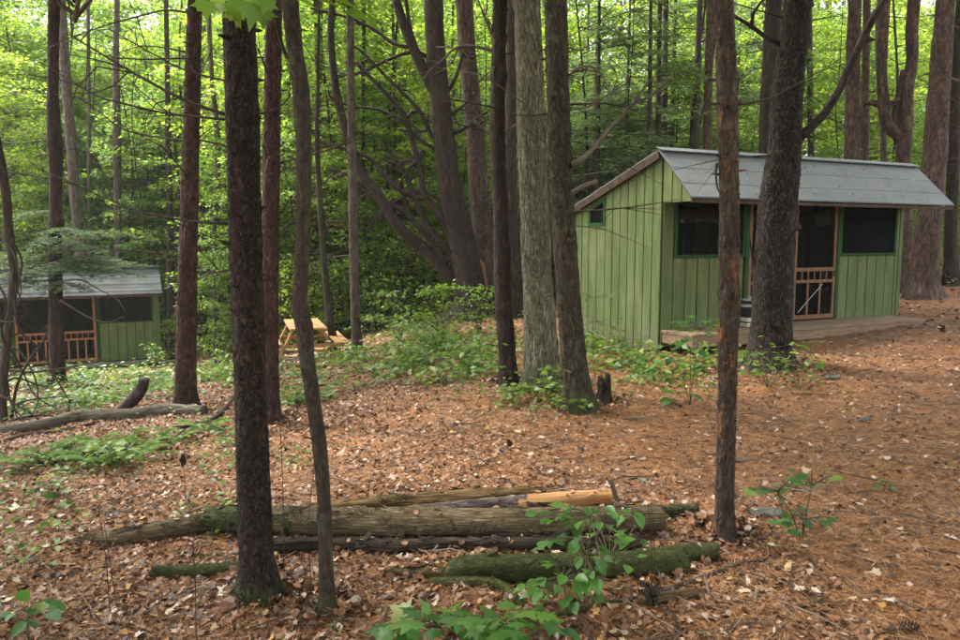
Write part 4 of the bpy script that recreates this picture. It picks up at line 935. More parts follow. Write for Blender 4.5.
def cabin(name, label, loc, rz, metal=False, deck=True, new_wood=False):
    e = empty(name, loc, rz); tag(e, label, 'cabin')
    sd = M['siding_deep'] if metal else M['siding']; S2 = [sd, M['siding_back']]
    wood = M['screen_wood_new'] if new_wood else M['screen_wood']
    zf = .36                                                        # floor
    WX = [(.20, 1.55), (3.62, 5.0)]; DX = (1.64, 3.54)
    # front wall
    mb = MB()
    boards_x(mb, 0.0, .20, 0, .022, .30 if not deck else .1, 2.62)
    for a, b in WX: boards_x(mb, a, b, 0, .022, .34, 1.39); boards_x(mb, a, b, 0, .022, 2.27, 2.62)
    boards_x(mb, 5.0, LEN - .06, 0, .022, .34, 2.62)
    boards_x(mb, 1.55, 3.62, 0, .022, 2.36, 2.62)
    mb.build('wall', S2, e, bevel=.004)
    # gable walls
    for x, t, inw in ((-.022, .022, 1), (LEN, .022, -1)):
        mb = MB(); wy0, wy1 = 1.38, 1.84
        segs = [(-.62, -.02, 2.17, None), (0, wy0, .02 if x < 0 else .25, None), (wy0, wy1, .06 if x < 0 else .28, 1.89), (wy0, wy1, 2.36, None), (wy1, DEP, .08 if x < 0 else .28, None)]
        if metal: segs = [(a, b, max(c, .3) if c < 1 else c, d) for a, b, c, d in segs]
        segs[0] = (-.615, -.023, 2.17, None)
        boards_gable(mb, x, t, segs, inw)
        w = mb.build('wall', S2, e, bevel=.004)
        # gable window: frame with slanting top
        mb = MB(); xx = x - .012 if x < 0 else x - .006; x2 = xx + .04
        q = [(wy0 - .01, 1.87), (wy1 + .01, 1.87), (wy1 + .01, 2.17), (wy0 - .01, 2.33)]
        i_ = [(wy0 + .05, 1.93), (wy1 - .05, 1.93), (wy1 - .05, 2.12), (wy0 + .05, 2.255)]
        for k in range(4): mb.prism([q[k], q[(k + 1) % 4], i_[(k + 1) % 4], i_[k]], 0, xx, x2, 0)
        fr = mb.build('window', M['trim_green'], e)
        mb = MB(); mb.add([[x + .011, a, b] for a, b in i_], np.array([[0, 1, 2, 3]])); mb.build('screen', M['screen'], fr)
        # board above the window head, following the slope
        mb = MB(); mb.prism([(wy0 + .004, 2.335), (wy1 - .004, 2.18), (wy1 - .004, 2.352), (wy0 + .004, 2.352)], 0, x, x + .02); mb.build('filler_board', sd, e)
    # back wall and floor, inside lining
    mb = MB(); boards_x(mb, 0.02, LEN - .02, DEP + .022, .022, .2, roof_z(DEP) - .16); mb.build('wall', S2, e)
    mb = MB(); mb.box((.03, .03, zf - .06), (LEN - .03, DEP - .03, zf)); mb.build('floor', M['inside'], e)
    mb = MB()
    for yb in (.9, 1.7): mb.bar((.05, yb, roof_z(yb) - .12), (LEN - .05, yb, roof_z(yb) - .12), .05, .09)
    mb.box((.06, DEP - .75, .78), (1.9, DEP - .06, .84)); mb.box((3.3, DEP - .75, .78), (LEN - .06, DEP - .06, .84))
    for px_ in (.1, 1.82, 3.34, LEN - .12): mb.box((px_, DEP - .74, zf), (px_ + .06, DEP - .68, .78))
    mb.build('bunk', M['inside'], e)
    mb = MB(); mb.box((1.0, 1.9, 1.35), (1.17, 1.93, 1.78)); mb.build('shelf_board', M['cream'], e)
    # windows
    for a, b in WX:
        mb = MB(); z0, z1, w = 1.39, 2.27, .045
        mb.box((a - .005, -.045, z0), (b + .005, .02, z0 + w)); mb.box((a - .005, -.045, z1 - w), (b + .005, .02, z1))
        mb.box((a - .005, -.043, z0 + w), (a + w, .018, z1 - w)); mb.box((b - w, -.043, z0 + w), (b + .005, .018, z1 - w))
        fr = mb.build('window', M['trim_green'], e, bevel=.003)
        mb = MB(); mb.add([[a + w, -.02, z0 + w], [b - w, -.02, z0 + w], [b - w, -.02, z1 - w], [a + w, -.02, z1 - w]], np.array([[0, 1, 2, 3]])); mb.build('screen', M['screen'], fr)
    # trim posts
    for a, b in ((1.556, 1.632), (3.546, 3.614)):
        mb = MB(); mb.box((a, -.05, zf), (b, .02, 2.36)); mb.build('door_post', M['trim_green'], e, bevel=.003)
    mb = MB(); mb.box((LEN - .06, -.03, .3), (LEN + .026, -.001, 2.5)); mb.build('corner_board', sd, e, bevel=.003)
    # screen doors
    dw = (DX[1] - DX[0] - .02) / 2
    for k in range(2):
        a = DX[0] + k * (dw + .02); b = a + dw; s = .055; y0, y1 = -.04, -.012
        mb = MB()
        mb.box((a, y0, zf + .02), (a + s, y1, 2.34)); mb.box((b - s, y0, zf + .02), (b, y1, 2.34))
        for (za, zb) in ((zf + .02, zf + .09), (.965, 1.015), (1.15, 1.21), (2.27, 2.34)): mb.box((a + s, y0 + .003, za), (b - s, y1 - .003, zb))
        inner = b - a - 2 * s
        for q in range(1, 4 if not metal else 4):
            x = a + s + inner * q / 4 if False else a + s + inner * q / (4 if metal else 3.0)
            if x > b - s - .03: continue
            mb.box((x - .02, y0 + .005, zf + .09), (x + .02, y1 - .005, .965))
        for q in range(1, 6):
            x = a + s + inner * q / 6; mb.box((x - .01, y0 + .006, 1.015), (x + .01, y1 - .006, 1.15))
        dr = mb.build('door', wood, e, bevel=.002)
        mb = MB(); mb.add([[a + s, -.0195, zf + .09], [b - s, -.0195, zf + .09], [b - s, -.0195, 2.27], [a + s, -.0195, 2.27]], np.array([[0, 1, 2, 3]])); mb.build('screen', M['screen'], dr)
        if not metal and k == 1:
            mb = MB(); mb.bar((a + .12, -.045, zf + .14), (b - .3, -.045, .94), .012, .006, 0, (0, 1, 0)); mb.build('brace_rod', M['pot_grey'], dr)
        mb = MB(); xh = b - .028 if k == 0 else a + .028; xh = b - .028
        mb.box((xh - .012, -.062, 1.06), (xh + .012, -.04, 1.16)); mb.build('handle', M['fascia'], dr, bevel=.004)
    # roof
    xa, xb = -.10, 5.42; yf, yb = -.72, DEP + .22
    mb = MB()
    def sheet(ya, yb_, lift, n=1, th=.022, wav=0):
        za, zb = roof_z(ya) + .02 + lift, roof_z(yb_) + .02 + lift * .3
        mb.prism([(ya, za - th), (yb_, zb - th), (yb_, zb), (ya, za)], 0, xa, xb)
    if not metal:
        ys = [0.0, -.19, -.39, -.60, yf]
        ys = [0, -.26, -.49, yf]
        for i in range(3): sheet(ys[i + 1] - (.03 if i < 2 else 0), ys[i] + (0 if i == 0 else .0), .012)
        yb2 = np.linspace(0, yb, 6)
        for i in range(5):
            za, zb = roof_z(yb2[i + 1]) + .028, roof_z(yb2[i]) + .021
            mb.prism([(yb2[i], zb - .022), (yb2[i + 1] + .03, za - .031), (yb2[i + 1] + .03, za - .009), (yb2[i], zb)], 0, xa, xb)
        mb.bar((xa, -.02, RZ + .03), (xb, -.02, RZ + .03), .16, .012, 0, (0, -.4, 1))
        rm = [M['roofing']]
    else:
        # corrugated sheets with ribs along the length
        def corr(y0, y1, lift):
            n = 61; ysn = np.linspace(y0, y1, n); xs = np.linspace(xa, xb - .2, 2)
            zz = np.array([roof_z(y) for y in ysn]) + .03 + lift + .016 * np.abs(np.sin(np.linspace(0, 1, n) * PI * 4)) ** 10
            V = np.array([[x, y, z + dz] for dz in (0, -.02) for x in xs for y, z in zip(ysn, zz)])
            F = []
            for L_ in range(2):
                for i in range(n - 1): o_ = L_ * 2 * n; F.append([o_ + i, o_ + i + 1, o_ + n + i + 1, o_ + n + i])
            for i in range(n - 1):
                F.append([i, i + 1, 2 * n + i + 1, 2 * n + i]); F.append([n + i, n + i + 1, 3 * n + i + 1, 3 * n + i])
            for i in (0, n - 1): F.append([i, n + i, 3 * n + i, 2 * n + i])
            mb.add(V, np.array(F))
        corr(0, yf, .0); corr(.0, yb, .0)
        mb.bar((xa, 0, RZ + .052), (xb - .2, 0, RZ + .052), .2, .012)
        rm = [M['tin']]
    ro = mb.build('roof', rm, e)
    # fascia, rafters
    xe = xb - .2 if metal else xb
    mb = MB(); mb.bar((xa + .01, yf + .02, roof_z(yf) - .03), (xe - .01, yf + .02, roof_z(yf) - .03), .025, .045); mb.build('fascia', M['fascia'], ro)
    for xq in (xa + .015, xe - .015):
        mb = MB()
        mb.bar((xq, 0, RZ - .055), (xq, yb - .02, roof_z(yb - .02) - .055), .028, .10, 0, (0, 0, 1))
        mb.bar((xq + (.06 if xq < 0 else -.03), -.03, RZ - .07), (xq + (.06 if xq < 0 else -.03), yf + .05, roof_z(yf + .05) - .04), .028, .04, 0, (0, 0, 1)); mb.build('bargeboard', M['fascia'], ro)
    mb = MB()
    for k in range(8):
        x = .12 + k * .68; mb.bar((x, .02, roof_z(-.02) - .08), (x, yf + .07, roof_z(yf + .07) - .075), .04, .08)
    mb.build('rafter', M['fascia'], ro)
    mb = MB(); mb.box((.02, -.64, 2.165), (.62, -.605, 2.235)); mb.build('eave_board', sd, e)
    # porch deck
    if deck:
        mb = MB(); x0, x1 = .01, 4.93; n = 5; yw = .135; yfr = -.70
        for i in range(n):
            ya = yfr + i * yw; mb.box((x0 + RNG.uniform(-.01, .01), ya + .004, zf - .045), (x1 + RNG.uniform(-.02, .02), ya + yw - .004, zf - .003), 0)
        mb.box((x0 + .01, yfr + .02, zf - .19), (x1 - .02, yfr + .058, zf - .047), 0)
        mb.box((x0 + .012, yfr + .06, zf - .19), (x0 + .05, -.03, zf - .047), 0); mb.box((x1 - .06, yfr + .06, zf - .19), (x1 - .024, -.03, zf - .047), 0)
        dk = mb.build('porch_deck', M['deck'], e, bevel=.004)
        for x in (.5, 2.4, 4.2):
            mb = MB(); mb.box((x, yfr + .09, -.2), (x + .12, yfr + .2, zf - .05)); mb.build('deck_post', M['fascia'], dk)
    else:
        mb = MB(); mb.box((0, -.10, .20), (LEN, -.0, .30)); mb.box((1.2, -.42, .10), (3.9, -.12, .145)); mb.build('sill_beam', M['grey_plank'], e, bevel=.005)
        for x in (.1, 1.3, 2.5, 3.7, 4.9):
            mb = MB(); mb.box((x, -.36, -.5), (x + .16, .02, .10)); mb.build('pier', M['stone'], e)
    return e

RZ1 = math.radians(25.4)
OC = np.array([2.606, 10.73, 0.0])
cab = cabin('cabin', 'light green board cabin with grey roll roofing and a wooden porch deck', OC, RZ1)
def cab_pt(x, y, z=0, o=OC, rz=RZ1): return np.array([o[0] + x * math.cos(rz) - y * math.sin(rz), o[1] + x * math.sin(rz) + y * math.cos(rz), o[2] + z])

RZ2 = math.radians(27.5)
pr = at(160.5, 358.5, 21.2)
ORG2 = pr - np.array([LEN * math.cos(RZ2), LEN * math.sin(RZ2), .30])
cabin('cabin', 'dark green cabin with corrugated metal roof, half hidden by hemlock boughs', ORG2, RZ2, metal=True, deck=False, new_wood=True)

def roof_litter():
    n = 420; mb = MB()
    x = RNG.uniform(0, 5.3, n); y = -RNG.uniform(.03, .7, n); z = RZ + FR * y + .05
    P = np.array([cab_pt(a, b, c) for a, b, c in zip(x, y, z)]); nn = np.array([math.sin(RZ1) * .69, -math.cos(RZ1) * .69, .72]); N = unit(nn + RNG.normal(0, .15, (n, 3)))
    D = np.cross(N, unit(RNG.normal(0, 1, (n, 3)))); scatter(mb, CURL, P, D, N, RNG.uniform(.012, .04, n))
    tag(mb.build('roof_leaves', M['litter']), 'scattered dead leaves and needles lying on the grey cabin roof', 'leaves', kind='stuff')
roof_litter()

# pot on a crate on the porch
p = cab_pt(1.47, -.24, .36)
e = empty('wooden_box', p, RZ1); tag(e, 'small cream box on the porch under the black pot', 'box')
mb = MB()
for zz in (0, .075): mb.box((-.12, -.1, .003 + zz), (.12, .1, .062 + zz))
mb.build('box_side', M['cream'], e, bevel=.006)
mb = MB(); mb.box((-.125, -.105, .062), (.125, .105, .076)); mb.build('strap', M['pot_black'], e)
e = empty('pot', p + [0, 0, .14], RZ1); tag(e, 'black cooking pot with grey lids stacked on a box on the porch', 'pot')
mb = MB(); mb.add(*lathe([(0, 0), (.10, 0), (.12, .02), (.125, .15), (.13, .155), (.0, .156)])); mb.build('body', M['pot_black'], e, True)
mb = MB(); mb.add(*lathe([(0, .157), (.135, .157), (.137, .175), (.09, .2), (.0, .203)])); mb.build('lid', M['pot_grey'], e, True)
mb = MB(); mb.add(*lathe([(.0, .204), (.1, .204), (.115, .235), (.118, .25), (.0, .252)])); mb.build('pan', M['pot_black'], e, True)
mb = MB(); mb.add(*lathe([(0, .253), (.12, .253), (.115, .27), (.03, .285), (.025, .31), (0, .312)])); mb.build('lid', M['pot_grey'], e, True)

# ------------------------------------------------------------------ picnic table and bench
def picnic():
    A = math.radians(108); Yt = 13.0; q = at(309, 328, Yt); x, y = q[0] + math.cos(A) * .93, Yt + math.sin(A) * .93; z = max(q[2] - .68, g1(q[0], Yt + .5) - .12)
    e = empty('picnic_table', (x, y, z), A); e.scale = (.9, .9, .9); tag(e, 'new yellow pine picnic table seen beyond the leaning slender trunk', 'picnic table')
    L = .95
    mb = MB()
    for k in range(5): mb.box((-L, -.36 + k * .146, .70), (L, -.36 + k * .146 + .138, .74))
    mb.build('tabletop', M['pine_plank'], e, bevel=.004)
    for s in (-1, 1):
        mb = MB(); mb.box((-L, s * .66 - .14, .40), (L, s * .66 - .005, .44)); mb.box((-L, s * .66 + .005, .40), (L, s * .66 + .14, .44)); mb.build('seat', M['pine_plank'], e, bevel=.004)
    for s in (-1, 1):
        for q in (-1, 1):
            mb = MB(); mb.bar((s * .68, q * .28, .695), (s * .68, q * .62, 0), .04, .1, 0, (1, 0, 0)); mb.build('leg', M['pine_plank'], e, bevel=.003)
        mb = MB(); mb.box((s * .72 - .02, -.72, .32), (s * .72 + .02, .72, .395)); mb.build('cross_beam', M['pine_plank'], e, bevel=.003)
    # low bench in front
    c = hit(299, 360); zz = g1(c[0], c[1] + .2)
    b = empty('low_bench', (c[0], c[1] + .2, zz), math.radians(-6)); tag(b, 'low yellow plank bench lying in front of the picnic table', 'bench')
    mb = MB(); mb.box((-.6, -.12, .17), (.55, .03, .21)); mb.box((-.62, .04, .17), (.52, .19, .21)); mb.build('seat', M['pine_plank'], b, bevel=.004)
    mb = MB(); mb.box((-.75, -.2, -.02), (.72, .0, .05)); mb.build('base_beam', M['grey_plank'], b, bevel=.006)
    for s in (-.45, .4):
        mb = MB(); mb.box((s - .04, -.08, .05), (s + .04, .14, .168)); mb.build('leg', M['pine_plank'], b, bevel=.003)
picnic()

# ------------------------------------------------------------------ logs
DRIFT = []
def log(name, label, pts, mat, seg=36, disp='furrow', amp=.06, seed=1, Y=None, lift=0.0, mats=None, split=None, stubs=0, cat='log', step=.02, tip=0.0, moss=None, flake=None):
    """pts (px, py of the log's foot line, thickness px [, dY])"""
    P, R = [], []
    for q in pts:
        if Y is None: c = hit(q[0], q[1])
        else: c = at(q[0], q[1], Y + (q[3] if len(q) > 3 else 0))
        r = q[2] / 2 / FPX * c[1]; P.append(c + [0, 0, r * .86 + lift]); R.append(r)
    P = np.array(P); c0 = P.mean(0); L = np.sum(np.linalg.norm(np.diff(P, axis=0), axis=1))
    V, f, tc = tube(P - c0, R, seg, max(10, int(L / step)), disp=disp, seed=seed, amp=amp)
    # broken ragged ends
    if tip:
        d = unit(P[-1] - P[0]); t = (V + c0 - P[0]) @ d; Lt = (P[-1] - P[0]) @ d
        nz = fbm(V * 30 + seed, 2, seed) - .5; k = np.clip((np.abs(t / Lt - .5) - .46) / .04, 0, 1)
        V = V + d * (k * nz * tip)[:, None]
    o = link(name, None) if False else None
    mb = MB()
    if split is None: mb.add(V, f, 0, tc)
    else:
        q = f[0]; cen = V[q].mean(1); d = unit(P[-1] - P[0]); t = ((cen + c0 - P[0]) @ d) / ((P[-1] - P[0]) @ d) + .22 * (fbm(cen * 14, 2, 3) - .5)
        mb.add(V, [q[t < split], f[1]], 0, tc); mb.C.append((q[t >= split], 1))
    if flake:
        for (F_, m_) in [(F_, m_) for F_, m_ in mb.C if F_.shape[1] == 4 and len(F_)]: flakes(mb, V, F_, int(flake[0] * len(F_) / len(f[0])) + 1, flake[1], unit(P[-1] - P[0]), lift=flake[2], m=m_)
    e = mb.build(name, [M[m] for m in (mats or [mat])], None, True, True)
    d_ = unit(P[-1] - P[0]); sd_ = unit(np.cross(d_, [0, 0, 1.0]))
    if cat == 'log':                                                 # leaves drifted against and on top of the log
        n = int(L * 130); k = RNG.integers(0, len(P) - 1, n); u = RNG.uniform(0, 1, (n, 1)); C_ = P[k] * (1 - u) + P[k + 1] * u; rr_ = (np.array(R)[k])[:, None]
        o_ = rr_ * RNG.choice([-1, 1], (n, 1)) * RNG.uniform(.95, 2.0, (n, 1)); Q_ = C_ + sd_ * o_; Q_[:, 2] = g(Q_[:, 0], Q_[:, 1]) + RNG.uniform(.005, .05, n) * np.clip(1.8 - np.abs(o_ / rr_)[:, 0], .1, 1)
        DRIFT.append((Q_, unit(RNG.normal(0, 1, (n, 3)) * [1, 1, .4]), up_norm(n, .8), RNG.uniform(.018, .055, n)))
        n = int(L * 16); k = RNG.integers(0, len(P) - 1, n); u = RNG.uniform(0, 1, (n, 1)); C_ = P[k] * (1 - u) + P[k + 1] * u; an = RNG.normal(0, .5, (n, 1)); rr_ = (np.array(R)[k])[:, None] * 1.06
        DRIFT.append((C_ + sd_ * np.sin(an) * rr_ + np.array([0, 0, 1]) * np.cos(an) * rr_, rdir(n, 0, .2), up_norm(n, .5), RNG.uniform(.015, .045, n)))
    if moss:                                                         # tufts of moss on the upper side
        q = f[0]; cen = V[q].mean(1); d = unit(P[-1] - P[0]); ax = np.array([P[np.argmin(np.linalg.norm(P - c0 - c, axis=1))] - c0 for c in cen[:1]]) if False else None
        nr = unit(np.cross(V[q[:, 1]] - V[q[:, 0]], V[q[:, 3]] - V[q[:, 0]])); up = nr[:, 2]
        tt = ((cen + c0 - P[0]) @ d) / ((P[-1] - P[0]) @ d)
        lo = fbm(cen * 9 + seed, 3, seed + 1) + .10 * np.clip(up, -1, 1) + (.14 if moss[1] >= 1 else .25 * np.exp(-(tt / .12) ** 2) - .03)
        ok = np.nonzero((lo > moss[0] + .05) & (up > -.35))[0]
        if len(ok):
            k = RNG.choice(ok, min(26000, len(ok) * 7)); n = len(k); u = RNG.uniform(0, 1, (n, 1)); v = RNG.uniform(0, 1, (n, 1))
            pp = (V[q[k, 0]] * (1 - u) + V[q[k, 1]] * u) * (1 - v) + (V[q[k, 3]] * (1 - u) + V[q[k, 2]] * u) * v
            m2 = MB(); dd = unit(nr[k] + RNG.normal(0, .75, (n, 3))); scatter(m2, STRIP, pp, dd, unit(RNG.normal(0, 1, (n, 3))), RNG.uniform(.003, .008, n), W=.0018)
            m2.build('moss', M['moss'], e)['kind'] = 'stuff'
    e.location = c0; tag(e, label, cat); return e

log('log', 'long weathered tan log lying across the clearing, thickest of the pile', [(211, 534, 25), (260, 537, 27), (330, 538, 27), (400, 540, 30), (450, 539, 27), (510, 540, 29), (560, 537, 27), (610, 536, 27), (660, 532, 24)], 'log_moss', mats=['log_moss', 'log_weather'], split=.16, amp=.10, seed=2, lift=.035, tip=.12, disp='rot', moss=(.6, .5), flake=(160, .075, .28))
log('log', 'grey tapering log lying left of the long weathered log', [(82, 543, 9), (120, 543, 16), (170, 537, 20), (222, 529, 22)], 'log_weather', amp=.12, seed=3, tip=.2, disp='rot', moss=(.6, .3), flake=(60, .06, .3))
log('log', 'rotten yellow brown log behind the long weathered log', [(300, 517, 13), (380, 510, 16), (460, 506, 17), (542, 499, 14)], 'log_rot', amp=.14, seed=4, tip=.2, disp='rot', moss=(.6, .3), flake=(60, .06, .3))
c = log('log', 'half peeled log with purple bark and orange bare wood on the pile', [(406, 516, 15, -.14), (470, 513, 19, -.08), (540, 509, 21, 0), (611, 502, 19, .1)], 'log_bark', mats=['log_bark', 'log_bare'], split=.55, amp=.05, seed=5, Y=4.35, disp='lump', lift=-.02, tip=.08, seg=110, step=.006, flake=(30, .05, .25))
log('log', 'short grey green log poking out right behind the pile', [(600, 517, 15), (650, 518, 14), (697, 514, 12)], 'log_moss', amp=.07, seed=6, mats=['log_weather', 'log_moss'], split=.35, moss=(.5, .7))
log('log', 'dark wet log under the long weathered log', [(268, 553, 17), (340, 550, 14), (400, 553, 15), (470, 549, 13), (520, 551, 16), (640, 549, 15)], 'log_dark', amp=.14, seed=7, disp='rot', flake=(60, .06, .3))
log('log', 'mossy green log in front of the pile with a sawn right end', [(384, 577, 9), (448, 578, 12), (458, 579, 25), (560, 578, 27), (682, 572, 25)], 'log_moss', amp=.08, seed=8, disp='rot', mats=['log_rot', 'log_moss'], split=.2, tip=.06, moss=(.49, 1), flake=(50, .05, .3))
log('log', 'brown mossy log end lying beside the thin peeled trunk', [(640, 564, 17), (690, 561, 18), (716, 558, 17)], 'log_moss', amp=.1, seed=9, disp='rot', tip=.08, moss=(.5, 1))
log('mossy_branch', 'short bent green mossy branch before the front mossy log', [(430, 585, 8), (465, 586, 11), (495, 588, 11), (510, 596, 9), (524, 608, 6)], 'log_moss', 20, 'lump', .08, 10, cat='branch', moss=(.45, 1))
log('mossy_branch', 'straight green mossy branch left of the front left trunk', [(152, 577, 12), (190, 576, 12), (255, 570, 11)], 'log_moss', 24, 'lump', .08, 11, cat='branch', moss=(.45, 1))
log('mossy_branch', 'thin mossy stick above the straight mossy branch', [(172, 552, 3), (200, 557, 4), (250, 556, 4)], 'log_moss', 12, 'lump', .1, 12, cat='branch')
log('mossy_branch', 'long thin crooked branch under the leafy plant at front', [(505, 622, 9), (560, 617, 7), (600, 607, 6), (640, 600, 6), (690, 584, 5), (740, 566, 4), (768, 560, 3)], 'log_moss', 14, 'lump', .1, 13, cat='branch', mats=['log_moss', 'deadwood'], split=.35)
log('mossy_branch', 'flat brown green branch right of the dry twig clump', [(640, 606, 12), (680, 600, 12), (705, 596, 8)], 'log_moss', 18, 'lump', .1, 14, cat='branch', mats=['log_rot'])
log('fallen_log', 'pale fallen log in the ferns before the far cabin', [(-20, 436, 9), (40, 430, 11), (80, 422, 13), (125, 419, 11), (165, 414, 11), (205, 415, 10)], 'deadgrey', 24, 'furrow', .1, 15, step=.04)
log('fallen_branch', 'dark crooked branch leaning up between the red pine and the front left trunk', [(172, 430, 4), (200, 427, 5), (215, 420, 6), (226, 410, 5), (236, 396, 4)], 'bark_dark', 12, 'lump', .1, 17, step=.04, cat='branch')
log('fallen_branch', 'dead branch lying in the ferns nearest the left edge', [(-10, 446, 3), (30, 436, 4), (62, 432, 3), (95, 424, 3)], 'deadwood', 12, 'lump', .1, 18, step=.04, cat='branch')
log('fallen_branch', 'crooked dead branch on the ground left of the red pine foot', [(70, 405, 3), (100, 402, 4), (130, 397, 3), (172, 398, 2)], 'deadwood', 12, 'lump', .1, 19, step=.05, cat='branch')
log('fallen_log', 'thin fallen trunk behind the picnic table clearing', [(352, 329, 4), (390, 327, 4), (415, 325, 4)], 'deadgrey', 12, 'lump', .08, 16, step=.08)
mb = MB()
for Q_, D_, N_, S_ in DRIFT: scatter(mb, CURL, Q_, D_, N_, S_)
tag(mb.build('leaf_drift', M['litter'], smooth=True), 'brown leaves drifted against and caught on the fallen logs', 'leaves', kind='stuff')
# upturned snag on the pale fallen log
ys = hit(120, 417)[1] - .12; P = np.array([at(x, y, ys) for x, y in ((104, 424), (115, 416), (128, 405), (138, 394), (143, 385), (144, 379))]); mb = MB()
add_tube(mb, P - P[0], np.array([4, 5, 5.5, 5.5, 5, 4.5]) / FPX * ys, 16, 30, disp='furrow', seed=4, amp=.12); add_tube(mb, P[2:] - P[0] + [.0, .05, .0], np.array([2, 2.5, 3, 4]) / FPX * ys, 8, 10, disp='lump', seed=6)
o = mb.build('upturned_snag', M['bark_dark'], None, True, True); o.location = P[0]; tag(o, 'dark upturned root snag rising from the pale fallen log', 'snag')
# stake by the pile
mb = MB(); a = at(611, 481, 4.12); b = at(631, 549, 3.95); mb.bar(a - b, (0, 0, 0), .026, .014, 0, (0, 1, .3)); o = mb.build('stake', M['fascia'], bevel=.003); o.location = b; tag(o, 'dark wooden stake leaning on the end of the half peeled log', 'stake')
# stump
c = hit(604, 403); mb = MB(); V, f, tc = tube(np.array([[0, 0, -.1], [0, 0, .1], [.0, 0, .2], [-.005, 0, .26]]), np.array([.075, .065, .06, .05]), 32, 26, disp='furrow', seed=8, amp=.16); V = flare(V, .07, .12, .4, 2)
k = V[:, 2] > .17; V[k, 2] += (fbm(V[k] * 45, 2, 1) - .5) * .16; mb.add(V, f, 0, tc); o = mb.build('stump', M['log_dark'], None, True, True); o.location = c; tag(o, 'small jagged rotten stump right of the lichen spotted twin trunk', 'stump')
# tangle of dead branches at left edge
def tangle():
    mb = MB(); Y0 = 9.0; base = at(6, 425, Y0)
    runs = [[(-6, 130), (4, 180), (10, 240), (14, 275), (8, 330), (2, 400), (4, 430)], [(0, 235), (14, 255), (21, 290), (14, 310), (6, 300)], [(14, 300), (20, 330), (40, 350), (60, 385), (72, 405)], [(4, 340), (20, 365), (35, 395), (62, 412)], [(-10, 350), (5, 375), (12, 405), (30, 425)],
            [(0, 395), (22, 408), (48, 424), (70, 428)], [(-8, 375), (10, 400), (25, 440)], [(70, 400), (68, 412), (58, 422)], [(-5, 320), (12, 322), (28, 312)], [(0, 410), (30, 400), (70, 396)], [(10, 430), (16, 390), (28, 362), (44, 340), (50, 318)], [(-5, 280), (6, 300), (2, 330), (8, 352), (22, 372)], [(12, 240), (22, 262), (18, 290), (26, 312)], [(0, 345), (18, 350), (34, 376), (38, 402), (30, 418)], [(-5, 430), (20, 418), (52, 416), (84, 424)], [(2, 385), (16, 378), (44, 386), (60, 376)], [(-4, 368), (30, 372), (75, 366), (110, 358)]]
    for i, r in enumerate(runs):
        Q = np.array([at(x, y, Y0 + .25 * math.sin(i * 2.1 + j * .7)) for j, (x, y) in enumerate(r)]) - base
        w = .05 if i == 0 else RNG.uniform(.012, .022); add_tube(mb, Q, np.linspace(w, w * .35, len(Q)) if i else [.05, .05, .055, .05, .05, .055, .06], 8, 26, disp='lump', seed=i, amp=.12)
        for _ in range(4):
            k = RNG.integers(0, len(Q) - 1); p = Q[k] + (Q[k + 1] - Q[k]) * RNG.uniform(); d = rdir(1, .1, .4)[0]; l = RNG.uniform(.1, .35)
            add_tube(mb, [p, p + d * l * .5, p + unit(d + RNG.normal(0, .3, 3)) * l], [w * .3, w * .22, .002], 4, 4, cap=False)
    o = mb.build('dead_branches', M['deadwood'], None, True, True); o.location = base; tag(o, 'tangle of dead twisted branches at the left edge before the far cabin', 'dead branches')
    k = 0
tangle()

# ------------------------------------------------------------------ plants
def leafy_plant(name, label, loc, leaves, tm, size, mat='leaf_near', stems=None, cat='plant', tilt=.3, group=None, droop=-.1):
    """leaves: world points where leaf bases sit; stems from loc"""
    e = empty(name, loc); tag(e, label, cat, group); loc = np.asarray(loc)
    st, lf = MB(), MB(); Ls = np.asarray(leaves) - loc
    hub = stems if stems is not None else [np.array([0, 0, Ls[:, 2].max() * .75])]
    for h in hub: add_tube(st, [[0, 0, -.02], np.array(h) * [.45, .45, .55], h], [.005, .004, .003], 5, 6, seed=3)
    for p in Ls:
        h = min(hub, key=lambda q: np.linalg.norm(q - p)); add_tube(st, [h, (np.array(h) + p) / 2 + [0, 0, .01], p], [.0025, .002, .0015], 4, 4, cap=False)
    hb = np.array([min(hub, key=lambda q: np.linalg.norm(q - p)) for p in Ls])
    D = unit((Ls - hb) * [1, 1, .3] + RNG.normal(0, .03, Ls.shape) + [0, 0, droop * .15]); D[:, 2] += droop
    n = len(Ls); scatter(lf, tm, Ls, D, up_norm(n, tilt), RNG.uniform(.75, 1.2, n) * size)
    st.build('stem', M['stem'], e, True, True); lf.build('leaves', M[mat], e, True)
    return e

def px_plant(name, label, base_px, leaf_px, size, tm=OVAL, mat='leaf_near', hub_px=None, spread=.18, **kw):
    b = hit(*base_px); Y = b[1]
    L = [at(x, y, Y + RNG.normal(0, spread)) for x, y in leaf_px]
    hubs = None if hub_px is None else [at(x, y, Y) - b for x, y in hub_px]
    return leafy_plant(name, label, b, L, tm, size, mat, hubs, **kw)

def jit(cx, cy, rx, ry, n):
    a = RNG.uniform(0, 2 * PI, n); r = np.sqrt(RNG.uniform(.05, 1, n)); return [(cx + rx * math.cos(t) * q, cy + ry * math.sin(t) * q) for t, q in zip(a, r)]

